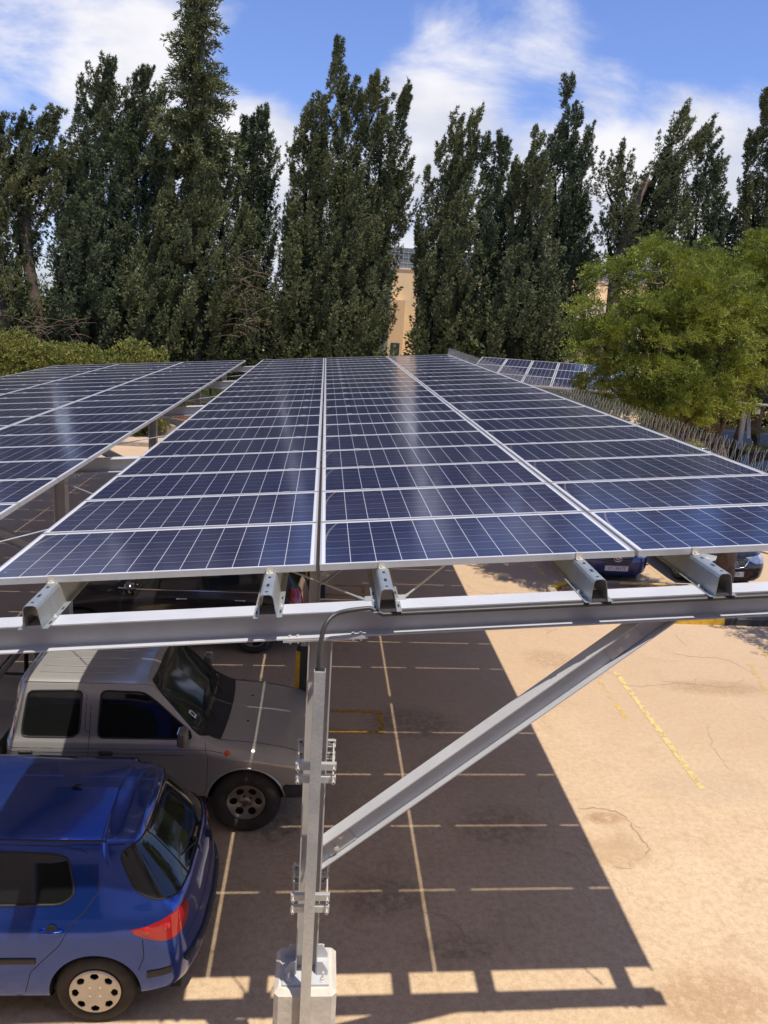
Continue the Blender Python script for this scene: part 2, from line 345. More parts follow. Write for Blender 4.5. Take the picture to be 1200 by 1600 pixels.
# the three lines of the edge trim: bird spikes along the high edge
sp = MB(); rnd = random.Random(3); uR = cols_mid[2]+PW
y = D0-.05
while y < D0+21*ROWP:
    for k, (lx, ly) in enumerate(((.06, .03), (.0, -.03), (.06, -.03), (.0, .03))):
        hgt = .20+rnd.uniform(-.02, .015)
        a = TP(uR+.012, y+k*.022, -.004); b = a+np.array([lx+rnd.uniform(-.008, .008), ly+rnd.uniform(-.008, .008), hgt])
        sp.tube([a, b], .0016, 3, cap=False)
    y += .125
sp.prism([(-.010, 0), (.014, 0), (.014, .005), (-.010, .005)], TP(uR+.014, D0-.05, -.010), TP(uR+.014, D0+21*ROWP, -.010), EX, EZ)
label(sp.build('bird_spike', mat('spike_wire', (.46, .47, .46), .45, .5), carport), 'thin wire bird spikes along the high right edge', kind='stuff')

# steel frames
BH, BB = .165, .150
def frame(i, Y):
    r = carport; wt = -.036-.140
    sec = HEA(BH, BB, .010, .007)
    P0, P1 = TP(-8.62, Y, wt-BH), TP(3.86, Y, wt-BH)
    b = MB().prism(sec, P0, P1, EY, EZ).build('beam', M_steel, r, bevel=.0015)
    for X, sd in ((.045 if i == 0 else 0.0, 1), (-3.12, -1)):
        ztop = ZT+(X-U0)*SA/CA-.176-BH-.014
        p = MB().prism([(-.070, -.070), (-.070, .070), (-.0615, .070), (-.0615, .003), (.0615, .003), (.0615, .070), (.070, .070), (.070, -.070), (.0615, -.070), (.0615, -.003), (-.0615, -.003), (-.0615, -.070)][::-1], (X, Y, 1.315), (X, Y, ztop-.004), (1, 0, 0), (0, 1, 0)).build('post', M_post, r, bevel=.001)
        # cap plate under the beam
        c = TP((X-U0)/CA, Y, wt-BH-.0075)
        cp = MB().obox(c, EX, EY, EZ, .245, .078, .0065)
        cp.build('cap_plate', M_galvl, p, bevel=.001)
        for du in (-.205, -.16, .16, .205):
            for dy in (-.05, .05):
                bo = MB(); q = c+EX*du+EY*dy+EZ*.017
                bo.lathe([(0, .010), (.0095, .010), (.0095, 0)], q, EZ, 6); bo.lathe([(0, .0), (.014, .0005), (.014, -.001)], q, EZ, 10)
                bo.lathe([(0, -.045), (.005, -.045), (.005, -.038), (.0095, -.038), (.0095, -.026)], q, EZ, 6); bo.build('bolt', M_bolt, p)
        # plinth with chamfered head, base plate, gussets
        mp = M_conc if i == 0 else M_blk
        s = .20; ch = .028; zt = 1.30
        pl = MB()
        def octo(s_, z, c_): return [(X-s_+c_, Y-s_, z), (X+s_-c_, Y-s_, z), (X+s_, Y-s_+c_, z), (X+s_, Y+s_-c_, z), (X+s_-c_, Y+s_, z), (X-s_+c_, Y+s_, z), (X-s_, Y+s_-c_, z), (X-s_, Y-s_+c_, z)]
        vs = octo(s+.008, -.02, .030)+octo(s, zt-ch, .030)+octo(s-ch, zt, .030)
        fs = [tuple(a*8+k for k in range(8)) for a in ()]
        for a in range(2):
            fs += [(a*8+k, a*8+(k+1) % 8, (a+1)*8+(k+1) % 8, (a+1)*8+k) for k in range(8)]
        fs += [tuple(range(16, 24)), tuple(range(7, -1, -1))]
        pl.add(vs, fs); plo = pl.build('plinth', mp, r)
        if i > 0:
            ys = MB()
            for k in range(4):
                sx_, sy_ = ((-1, -1), (1, -1), (1, 1), (-1, 1))[k]
                ys.box(X+sx_*(s-.02)-.028, X+sx_*(s-.02)+.028, Y+sy_*(s-.02)-.028, Y+sy_*(s-.02)+.028, .02, zt-.05) if k in (0, 2) else None
            ys.build('yellow_corner', M_yel, plo)
        bp = MB().box(X-.150, X+.150, Y-.150, Y+.150, zt+.002, zt+.016)
        bpo = bp.build('base_plate', M_steel, r, bevel=.001)
        for sg in (-1, 1):
            for dy in (-.073, .073):
                gs = MB(); x0 = X+sg*.0705
                gs.add([(x0, Y+dy-.004, zt+.016), (x0+sg*.07, Y+dy-.004, zt+.016), (x0+sg*.07, Y+dy-.004, zt+.05), (x0+sg*.03, Y+dy-.004, zt+.12), (x0, Y+dy-.004, zt+.12),
                        (x0, Y+dy+.004, zt+.016), (x0+sg*.07, Y+dy+.004, zt+.016), (x0+sg*.07, Y+dy+.004, zt+.05), (x0+sg*.03, Y+dy+.004, zt+.12), (x0, Y+dy+.004, zt+.12)],
                       [(0, 1, 2, 3, 4), (9, 8, 7, 6, 5), (0, 5, 6, 1), (1, 6, 7, 2), (2, 7, 8, 3), (3, 8, 9, 4), (4, 9, 5, 0)]); gs.build('gusset', M_steel, bpo)
        for ax in (-.11, .11):
            for ay in (-.115, .115):
                ab = MB(); q = (X+ax, Y+ay, zt+.017)
                ab.lathe([(0, .062), (.008, .06), (.008, .018), (.015, .018), (.015, .004), (.022, .003), (.022, 0)], q, (0, 0, 1), 8); ab.build('anchor_bolt', M_bolt, bpo)
        # knee brace: I section, web facing down the rows
        if sd > 0: A, B = np.array([X+.071, Y, 2.185]), np.array([2.03, Y, 3.81])
        else: A, B = np.array([X-.071, Y, 2.30]), np.array([X-2.0, Y, ZT+(X-2.0-U0)*tan(AL)-.176-BH-.01])
        d = B-A; Ln = np.linalg.norm(d); d /= Ln; nrm = np.cross(d, EY); nrm = nrm/np.linalg.norm(nrm)
        if nrm[2] < 0: nrm = -nrm
        h = .138; bb = .110; tf = .009
        # flanges mitred: bottom end cut on the post face, top end under the beam
        br = MB(); mit0 = lambda v: A+nrm*v-d*(np.dot(nrm*v, np.array([sd, 0, 0]))/np.dot(d, np.array([sd, 0, 0])))
        bn = EZ; bp0 = TP((B[0]-U0)/CA, Y, wt-BH-.003)
        def mit1(v):
            p = A+nrm*v; return p+d*(np.dot(bp0-p, bn)/np.dot(d, bn))
        for (v0, v1, hb) in ((-h/2, -h/2+tf, bb/2), (h/2-tf, h/2, bb/2), (-h/2+tf, h/2-tf, .0035)):
            vs = [mit0(v)+EY*y_ for v in (v0, v1) for y_ in (-hb, hb)]+[mit1(v)+EY*y_ for v in (v0, v1) for y_ in (-hb, hb)]
            br.add(vs, [(0, 1, 3, 2), (4, 6, 7, 5), (0, 4, 5, 1), (2, 3, 7, 6), (0, 2, 6, 4), (1, 5, 7, 3)])
        bro = br.build('brace', M_steel, r, bevel=.001)
        for t0, t1 in ((0.03, .23), (Ln-.33, Ln-.10)):
            pp = MB().obox(A+d*(t0+t1)/2-EY*.009, d, nrm, EY, (t1-t0)/2, h/2-tf-.006, .006); pp.build('fin_plate', M_post, bro)
            for tt, vv in ((.32, -.02), (.68, .03)):
                q = A+d*(t0+(t1-t0)*tt)+nrm*vv-EY*.014
                MB().lathe([(0, .020), (.014, .018), (.014, .004), (.021, .004), (.021, 0)], q, -EY, 8).build('bolt', M_bolt, bro)
    return b
for i, Y in enumerate(FR): frame(i, Y)
# wind bracing rods under the roof
def rods(root, pts):
    for a, b in pts:
        m = MB().tube([a, b], .006, 6); A = np.array(a); B = np.array(b); d = (B-A)/np.linalg.norm(B-A)
        m.tube([A, A+d*.10], .009, 6)
        m.build('tie_rod', M_galvl, root)
for k in (0, 1, 2, 3):
    y0, y1 = FR[k]+.12, FR[k+1]-.12
    if k in (0, 3):
        rods(carport, [(TP(.30, y0, -.2), TP(.30-3.9, y1, -.2)), (TP(.49, y0, -.2), TP(3.4, y1, -.2)), (TP(-3.9, y0, -.2), TP(.30, y1, -.2)), (TP(3.4, y0, -.2), TP(.49, y1, -.2))])
    else:
        rods(carport, [(TP(.30, y0, -.2), TP(-3.6, y1, -.2)), (TP(-3.6, y0, -.2), TP(.30, y1, -.2))])
for s_ in (-1, 1): MB().obox(TP(.395+s_*.098, 4.44, -.172), EX, EY, EZ, .022, .035, .004).build('rod_lug', M_galvl, carport)

# cable pipe, trunking and the strut channels that clamp it on the nearest post
pip = [aty(498, 1052, 4.11), aty(499, 1020, 4.12), aty(504, 990, 4.15), aty(511, 972, 4.18), aty(524, 960, 4.22), aty(545, 954, 4.23), aty(578, 950, 4.245)]
pip = [np.array(p) for p in pip]
def smooth_path(P, n=6):
    out = []
    for i in range(len(P)-1):
        a, b, c, d = P[max(i-1, 0)], P[i], P[i+1], P[min(i+2, len(P)-1)]
        for k in range(n):
            t = k/n; out.append(.5*((2*b)+(-a+c)*t+(2*a-5*b+4*c-d)*t*t+(-a+3*b-3*c+d)*t**3))
    out.append(P[-1]); return out
pth = smooth_path(pip); e = pth[-1]
ue = (e[0]-U0)/CA
pth += [TP(u, 4.243, -.176-.021) for u in np.arange(ue+.06, 2.95, .12)]
label(MB().tube(pth, .0135, 8).build('cable_pipe', M_cable, carport, smooth=True), 'black cable pipe curving down from the beam')
tr = MB(); TX = .047
tr.box(TX-.032, TX+.032, 4.083, 4.138, 0.01, 3.55)
tro = tr.build('cable_trunking', M_galvl, carport, bevel=.002)
cl = MB().box(TX-.028, TX+.028, 4.088, 4.133, 3.5505, 3.552); cl.build('trunking_mouth', M_black, tro)
PX1 = .045
def strut_clamp(z):
    r = carport; X = PX1
    for k, (zz, yy) in enumerate(((z, 4.170), (z-.085, 4.170), (z, 4.452), (z-.085, 4.452))):
        s_ = 1 if k < 2 else -1; ch = MB(); sl = MB()
        # channel: back plate with two lips
        ch.box(X-.115, X+.125, yy-.003, yy+.003, zz-.0205, zz+.0205)
        for q in (-1, 1): ch.box(X-.115, X+.125, min(yy+s_*.003, yy+s_*.024), max(yy+s_*.003, yy+s_*.024), zz+q*.0205-.0015, zz+q*.0205+.0015)
        for xs in (-.095, -.04, .04, .07, .1):
            sl.box(X+xs-.010, X+xs+.010, min(yy+s_*.003, yy+s_*.0038), max(yy+s_*.003, yy+s_*.0038), zz-.006, zz+.006)
        for xs in (-.1, .11):
            if k < 2: rd = MB().tube([(X+xs, 4.135, zz), (X+xs, 4.49, zz)], .005, 6).lathe([(0, .012), (.010, .012), (.010, 0)], (X+xs, 4.147, zz), (0, -1, 0), 6); rd.build('threaded_rod', M_bolt, r)
        o = ch.build('strut_channel', M_galvl, r); sl.build('slot', M_black, o)
strut_clamp(2.90); strut_clamp(1.995)
# ---------------------------------------------------------------- vehicles
def pchip(P, n):
    """shape-keeping interpolation along axis 0, n steps per interval"""
    P = np.array(P, float); m = len(P); d = P[1:]-P[:-1]; s = np.zeros_like(P)
    for i in range(1, m-1):
        a, b = d[i-1], d[i]; ok = (a*b) > 0
        with np.errstate(divide='ignore', invalid='ignore'): s[i] = np.where(ok, 2*a*b/(a+b), 0)
    s[0] = d[0]; s[-1] = d[-1]
    out = []; nn = n if hasattr(n, '__len__') else [n]*(m-1)
    for i in range(m-1):
        for k in range(nn[i]):
            t = k/nn[i]; out.append((2*t**3-3*t*t+1)*P[i]+(t**3-2*t*t+t)*s[i]+(-2*t**3+3*t*t)*P[i+1]+(t**3-t*t)*s[i+1])
    out.append(P[-1]); return np.array(out)
def rpoly(pts, r=.05, n=5):
    """polygon with rounded corners"""
    out = []; m = len(pts)
    for i in range(m):
        p, a, b = np.array(pts[i], float), np.array(pts[i-1], float), np.array(pts[(i+1) % m], float)
        ri = r[i] if hasattr(r, '__len__') else r
        da, db = a-p, b-p; la, lb = np.linalg.norm(da), np.linalg.norm(db); q = min(ri, la*.45, lb*.45)
        A, B = p+da/la*q, p+db/lb*q
        for k in range(n+1):
            t = k/n; out.append((1-t)**2*A+2*t*(1-t)*p+t*t*B)
    return np.array(out)
def inside(pts, poly):
    x, y = pts[:, 0], pts[:, 1]; c = np.zeros(len(pts), bool); n = len(poly)
    for i in range(n):
        x0, y0 = poly[i-1]; x1, y1 = poly[i]
        m = ((y0 > y) != (y1 > y)); 
        with np.errstate(divide='ignore', invalid='ignore'): c ^= m & (x < (x1-x0)*(y-y0)/(y1-y0+1e-12)+x0)
    return c
def nearest(pts, poly):
    A = poly; B = np.roll(poly, -1, 0); best = None; bd = np.full(len(pts), 1e9); res = pts.copy()
    for a, b in zip(A, B):
        ab = b-a; t = np.clip(((pts-a)@ab)/(ab@ab+1e-12), 0, 1)[:, None]; q = a+t*ab; d = ((q-pts)**2).sum(1); k = d < bd
        res[k] = q[k]; bd[k] = d[k]
    return res
class Shell:
    """half body surface laid out as stations x rows, cut into named regions"""
    def __init__(s, net, ni=9, nj=6):
        g = pchip(net, ni); g = np.swapaxes(pchip(np.swapaxes(g, 0, 1), nj), 0, 1)
        s.G = g; s.ni, s.nj = g.shape[:2]
        d = np.linalg.norm(np.diff(g, axis=0), axis=2); s.A = np.concatenate([np.zeros((1, s.nj)), np.cumsum(d, 0)], 0)
        s.reg = np.zeros((s.ni-1, s.nj-1), int); s.names = ['body']
    def proj(s, kind):
        G = s.G
        return {'xz': G[..., [0, 2]], 'yz': G[..., [1, 2]], 'xy': G[..., [0, 1]], 'az': np.stack([s.A, G[..., 2]], -1), 'ay': np.stack([s.A, G[..., 1]], -1)}[kind]
    def cut(s, name, kind, poly, pred=None, snap=True):
        poly = np.array(poly, float); Q = s.proj(kind).copy(); G = s.G
        cen = (Q[:-1, :-1]+Q[1:, :-1]+Q[:-1, 1:]+Q[1:, 1:])/4; c3 = (G[:-1, :-1]+G[1:, :-1]+G[:-1, 1:]+G[1:, 1:])/4
        ins = inside(cen.reshape(-1, 2), poly).reshape(cen.shape[:2])
        pr = np.ones_like(ins) if pred is None else pred(c3)
        ins &= pr & (s.reg == 0)
        if name not in s.names: s.names.append(name)
        k = s.names.index(name); s.reg[ins] = k
        if not snap or not ins.any(): return
        pad_in = np.zeros((s.ni, s.nj), bool); pad_out = np.zeros((s.ni, s.nj), bool)
        for a in (0, 1):
            for b in (0, 1):
                pad_in[a:s.ni-1+a, b:s.nj-1+b] |= ins; pad_out[a:s.ni-1+a, b:s.nj-1+b] |= (~ins) & pr
        bd = np.argwhere(pad_in & pad_out)
        P2 = Q[bd[:, 0], bd[:, 1]]; T = nearest(P2, poly); moves = []
        for (i, j), p, t in zip(bd, P2, T):
            du = (G[min(i+1, s.ni-1), j]-G[max(i-1, 0), j])/2; dv = (G[i, min(j+1, s.nj-1)]-G[i, max(j-1, 0)])/2
            qu = (Q[min(i+1, s.ni-1), j]-Q[max(i-1, 0), j])/2; qv = (Q[i, min(j+1, s.nj-1)]-Q[i, max(j-1, 0)])/2
            J = np.stack([qu, qv], 1)
            if abs(np.linalg.det(J)) < 1e-7: continue
            w = np.linalg.solve(J, t-p); w = np.clip(w, -.85, .85)
            if j == s.nj-1: w[1] = min(w[1], 0)
            moves.append((i, j, du*w[0]+dv*w[1]))
        for i, j, m in moves: s.G[i, j] = s.G[i, j]+m
    def region(s, name, sides=(1, -1), offset=0, merge=True):
        """faces of one region for the left (+1) and right (-1) halves"""
        k = s.names.index(name); idx = np.argwhere(s.reg == k); out_v, out_f = [], []
        G = s.G; Nn = np.cross(np.gradient(G, axis=0), np.gradient(G, axis=1)); Nn /= (np.linalg.norm(Nn, axis=2, keepdims=True)+1e-9)
        c = G.mean((0, 1)); c[1] = 0
        if ((G-c)*Nn).sum(-1).mean() < 0: Nn = -Nn
        P = G+Nn*offset
        base = 0
        for sd in sides:
            used = {}; vs = []; fs = []
            for i, j in idx:
                q = []
                for (a, b) in ((i, j), (i+1, j), (i+1, j+1), (i, j+1)):
                    if (a, b) not in used: used[(a, b)] = len(vs); p = P[a, b].copy(); p[1] *= sd; vs.append(p)
                    q.append(used[(a, b)])
                fs.append(q if sd > 0 else q[::-1])
            out_v += vs; out_f += [tuple(base+v for v in f) for f in fs]; base += len(vs)
        return out_v, out_f
    def loop(s, name):
        """ordered outline of a region (grid indices)"""
        k = s.names.index(name); from collections import defaultdict
        cnt = {}
        for i, j in np.argwhere(s.reg == k):
            c = [(i, j), (i+1, j), (i+1, j+1), (i, j+1)]
            for a, b in zip(c, c[1:]+c[:1]):
                e = (min(a, b), max(a, b)); cnt[e] = cnt.get(e, 0)+1
        ed = [e for e, n in cnt.items() if n == 1]; adj = defaultdict(list)
        for a, b in ed: adj[a].append(b); adj[b].append(a)
        seen = set(); loops = []
        for st in list(adj):
            if st in seen: continue
            path = [st]; seen.add(st); cur = st
            while True:
                nx = [q for q in adj[cur] if q not in seen]
                if not nx: break
                cur = nx[0]; seen.add(cur); path.append(cur)
            loops.append(path)
        return [np.array([s.G[a, b] for a, b in p]) for p in loops if len(p) > 5]
    def side_y(s, x, z):
        G = s.G[:, :].reshape(-1, 3); d = (G[:, 0]-x)**2+((G[:, 2]-z)*1.0)**2+np.where(G[:, 1] < .25, 9, 0)
        k = np.argsort(d)[:6]; w = 1/(d[k]+1e-6); return float((G[k, 1]*w).sum()/w.sum())
    def top_z(s, x, y):
        G = s.G[:, :].reshape(-1, 3); d = (G[:, 0]-x)**2+(G[:, 1]-abs(y))**2-np.where(G[:, 2] > .75, 0, -9)
        k = np.argsort(d)[:6]; w = 1/(d[k]+1e-6); return float((G[k, 2]*w).sum()/w.sum())

class Car:
    """a vehicle in local space (nose at +x, left at +y), turned and placed by its root Empty"""
    def __init__(c, name, text, cat, loc, rz, group=None):
        c.root = empty(name, (0, 0, 0), 0, text, cat, group); c.place = (loc, rz)
    def done(c): c.root.location = c.place[0]; c.root.rotation_euler = (0, 0, c.place[1])
    def part(c, name, vf, mat, parent=None, smooth=True, sub=0):
        v, f = vf
        if not len(f): return None
        return np_mesh(name, np.array(v), list(f), mat, parent or c.root, smooth)
    def mb(c, name, m, mat, parent=None, smooth=False, bevel=0): return m.build(name, mat, parent or c.root, smooth, bevel)

def paint(name, col, rough=.35, metal=.4, coat=.6, dust=.12, dcol=(.36, .30, .23)):
    m = mat(name, col, rough, metal, coat=coat); n = m.node_tree.nodes; l = m.node_tree.links; p = n['Principled BSDF']
    t = n.new('ShaderNodeTexCoord'); z = n.new('ShaderNodeTexNoise'); z.inputs['Scale'].default_value = 2.2; z.inputs['Detail'].default_value = 8; z.inputs['Roughness'].default_value = .7; l.new(t.outputs['Object'], z.inputs['Vector'])
    r = n.new('ShaderNodeMapRange'); r.inputs[1].default_value = .3; r.inputs[2].default_value = .8; r.inputs[3].default_value = dust*.3; r.inputs[4].default_value = dust*1.6; l.new(z.outputs['Fac'], r.inputs[0])
    x = n.new('ShaderNodeMix'); x.data_type = 'RGBA'; l.new(r.outputs[0], x.inputs['Factor']); x.inputs[6].default_value = (*col, 1); x.inputs[7].default_value = (*dcol, 1); l.new(x.outputs[2], p.inputs['Base Color'])
    a = n.new('ShaderNodeMath'); a.operation = 'MULTIPLY_ADD'; l.new(r.outputs[0], a.inputs[0]); a.inputs[1].default_value = 1.0; a.inputs[2].default_value = .05; l.new(a.outputs[0], p.inputs['Coat Roughness'])
    return m
M_blue = paint('metallic_blue_paint', (.008, .055, .34), .22, .72, .9, .03)
M_silver = paint('pewter_paint', (.47, .475, .48), .30, .55, .6, .12)
M_navy = paint('black_car_paint', (.010, .012, .020), .25, .3, .9, .05)
M_dkblue = paint('dark_blue_paint', (.012, .045, .20), .28, .45, .8, .06)
M_glass = mat('tinted_glass', (.010, .012, .012), .04, 0, spec=.8)
M_glassd = mat('dusty_glass', (.020, .024, .022), .07, 0, spec=.7, noise=.5, nscale=3)
M_tyre = mat('tyre_rubber', (.040, .036, .032), .85, noise=.3, nscale=10, bump=.2)
M_plast = mat('black_bumper_plastic', (.045, .043, .042), .65, noise=.2)
M_cap = mat('silver_hubcap', (.62, .58, .52), .38, .35, noise=.08)
M_alloy = mat('dusty_alloy', (.25, .22, .19), .5, .6, noise=.2)
M_red = mat('red_lamp_lens', (.30, .004, .008), .10, 0, coat=.9, nscale=7, col2=(.36, .010, .014))
M_lens2 = mat('bright_red_lens', (.42, .02, .02), .08, coat=.9)
M_orange = mat('orange_lens', (.75, .13, .02), .15, coat=.6)
M_clear = mat('clear_lamp_lens', (.55, .56, .56), .08, .3, coat=.8)
M_chrome = mat('chrome', (.75, .75, .76), .12, 1)
M_plate = mat('number_plate', (.66, .66, .64), .5)
M_int = mat('dark_interior', (.02, .02, .02), .9)
M_white = mat('white_sticker', (.7, .7, .66), .5)

def tyre_profile(R, r, w):
    """closed (radius, offset) profile of a tyre"""
    o = [(r, -w*.40), (r+.012, -w*.47), ((R+r)/2, -w*.52), (R-.03, -w*.47), (R-.008, -w*.38), (R, -w*.22)]
    return o+[(a, -b) for a, b in o[::-1]]
def wheel(c, x, y, R, r, w, kind, side):
    m = MB(); cn = (x, y*side, R); ax = (0, side, 0); m.lathe(tyre_profile(R, r, w), cn, ax, 44, closed=True)
    t = c.mb('wheel', m, M_tyre, smooth=True)
    d = MB(); d.lathe([(0, w*.15), (r*.97, w*.15), (r+.004, w*.40), (r+.006, w*.44)], cn, ax, 36); c.mb('rim_well', d, M_int, t)
    # face of the rim: a ring grid with windows cut out
    NA, NR = 144, 26; vs = []; fs = []
    for i in range(NR+1):
        q = i/NR; rr = q*r
        if kind == 'cap': h = w*.47-.010*(1-q)**1.5+.010*(1-abs(q-.6))-.006*(q > .96)
        else: h = w*(.30+.14*q**3)+(.02 if q < .2 else 0)
        for k in range(NA): vs.append((rr, 2*pi*k/NA, h))
    def hole(rr, a):
        q = rr/r
        if kind == 'cap':
            n = 8; da = ((a*n/(2*pi)+.5) % 1-.5)*2*pi/n
            return ((q-.76)/.135)**2+((da*q)/.165)**2 < 1 and not (q > .89)
        if kind == 'sixhole':
            n = 6; da = ((a*n/(2*pi)+.5) % 1-.5)*2*pi/n
            return ((q-.66)/.20)**2+((da*q)/.21)**2 < 1
        n = 5; da = abs(((a*n/(2*pi)+.5) % 1-.5)*2*pi/n)
        return .28 < q < .90 and da*q > .10+.07*(q-.28) and da*q < 99 and da > .16
    for i in range(NR):
        for k in range(NA):
            if not hole((i+.5)/NR*r, (k+.5)*2*pi/NA): fs.append((i*NA+k, i*NA+(k+1) % NA, (i+1)*NA+(k+1) % NA, (i+1)*NA+k))
    P = [(cn[0]+a*cos(b), cn[1]+side*h, cn[2]+a*sin(b)) for a, b, h in vs]
    if side > 0: fs = [f[::-1] for f in fs]
    f = np_mesh('rim', np.array(P), fs, M_cap if kind == 'cap' else M_alloy, t, True)
    sm = f.modifiers.new('thickness', 'SOLIDIFY'); sm.thickness = .006
    b = MB(); nb = 4 if kind == 'cap' else 5
    for k in range(nb):
        a = 2*pi*(k+.5)/nb; q = .28*r; h0 = w*.475 if kind == 'cap' else w*.33
        b.lathe([(.017, 0), (.016, .003), (0.010, .003), (.009, .007), (0, .008)], (cn[0]+q*cos(a), cn[1]+side*h0, cn[2]+q*sin(a)), ax, 10)
    b.build('wheel_nut', M_chrome if kind == 'cap' else M_plast, t)
    if kind != 'cap':
        e = MB().lathe([(r*.17, w*.3), (r*.17, w*.42), (r*.12, w*.46), (0, w*.46)], cn, ax, 20); e.build('hub_cap', M_plast, t)
    return t
def arch_liner(c, x, y, R, side, yin=.42):
    m = MB(); n = 28; vs = []; fs = []
    for k in range(n+1):
        a = pi*1.1*k/n-.05*pi
        for yy in (y+.0, yin): vs.append((x+R*cos(a), yy*side, R*.88+R*sin(a)))
    fs = [(2*k, 2*k+1, 2*k+3, 2*k+2) for k in range(n)]
    m.add(vs, fs); m.add([(x+R*cos(2*pi*k/n), yin*side, R*.88+R*sin(2*pi*k/n)) for k in range(n)], [tuple(range(n))])
    return c.mb('arch_liner', m, M_int)
def seam(sh, pts, side, r=.0028, n=8, out=.0012):
    """thin dark joint laid in the side surface through (x, z) points"""
    P = []
    for (a, b) in zip(pts[:-1], pts[1:]):
        k = max(2, int(hypot(b[0]-a[0], b[1]-a[1])/.04))
        P += [(a[0]+(b[0]-a[0])*t/k, a[1]+(b[1]-a[1])*t/k) for t in range(k)]
    P.append(pts[-1]); return [(x, side*(sh.side_y(x, z)+out-r*.6), z) for x, z in P]
def add_seals(c, sh, names, glasses, r=.008, mat_=None, sides=(1, -1), center=False):
    for nme, objs in zip(names, glasses):
        for lp in sh.loop(nme):
            if center:
                L1 = list(lp); 
                # open chain from centre to centre: mirror it
                k = [i for i, p in enumerate(L1) if abs(p[1]) < 1e-4]
                L1 = [p for p in L1 if abs(p[1]) > 1e-4]
                # rotate so that the gap at the centre is the seam
                d = [np.linalg.norm(L1[i]-L1[i-1]) for i in range(len(L1))]; q = int(np.argmax(d)); L1 = L1[q:]+L1[:q]
                full = L1+[np.array([p[0], -p[1], p[2]]) for p in L1[::-1]]; full.append(full[0])
                MB().tube(full, r, 5, cap=False).build('seal', mat_ or M_black, objs)
            else:
                for sd, ob in zip(sides, objs):
                    full = [np.array([p[0], sd*p[1], p[2]]) for p in lp]; full += [full[0], full[1]]
                    MB().tube(full, r, 5, cap=False).build('seal', mat_ or M_black, ob)
def strip(sh, pts, side, h, t, n=5):
    """moulding of half height h and thickness t along (x, z) points on the side"""
    m = MB(); vs = []; fs = []; P = []
    for (a, b) in zip(pts[:-1], pts[1:]):
        k = max(2, int(hypot(b[0]-a[0], b[1]-a[1])/.05)); P += [(a[0]+(b[0]-a[0])*q/k, a[1]+(b[1]-a[1])*q/k) for q in range(k)]
    P.append(pts[-1])
    for x, z in P:
        for dz, o in ((-h, -.01), (-h, t*.7), (-h*.6, t), (h*.6, t), (h, t*.7), (h, -.01)): vs.append((x, side*(sh.side_y(x, z+dz)+o), z+dz))
    for i in range(len(P)-1):
        fs += [(i*6+k, i*6+k+1, i*6+7+k, i*6+6+k) for k in range(5)]
    fs += [(0, 1, 2, 3, 4, 5), tuple(range(len(vs)-1, len(vs)-7, -1))]
    return m.add(vs, fs)
def text_on(c, body, size, loc, normal, up, mat_, parent, name='lettering', ext=.001):
    """text as mesh, standing on a surface"""
    cu = bpy.data.curves.new(name, 'FONT'); cu.body = body; cu.size = size; cu.extrude = ext; cu.align_x = 'CENTER'; cu.align_y = 'CENTER'
    to = bpy.data.objects.new('tmp', cu); COL.objects.link(to); dg = bpy.context.evaluated_depsgraph_get(); me = bpy.data.meshes.new_from_object(to.evaluated_get(dg)); bpy.data.objects.remove(to)
    n = Vector(normal).normalized(); u = Vector(up); u = (u-n*u.dot(n)).normalized(); r = u.cross(n)
    v = [Vector(loc)+r*p.co.x+u*p.co.y+n*p.co.z for p in me.vertices]; f = [tuple(p.vertices) for p in me.polygons]
    return np_mesh(name, np.array([list(q) for q in v]), f, mat_, parent)

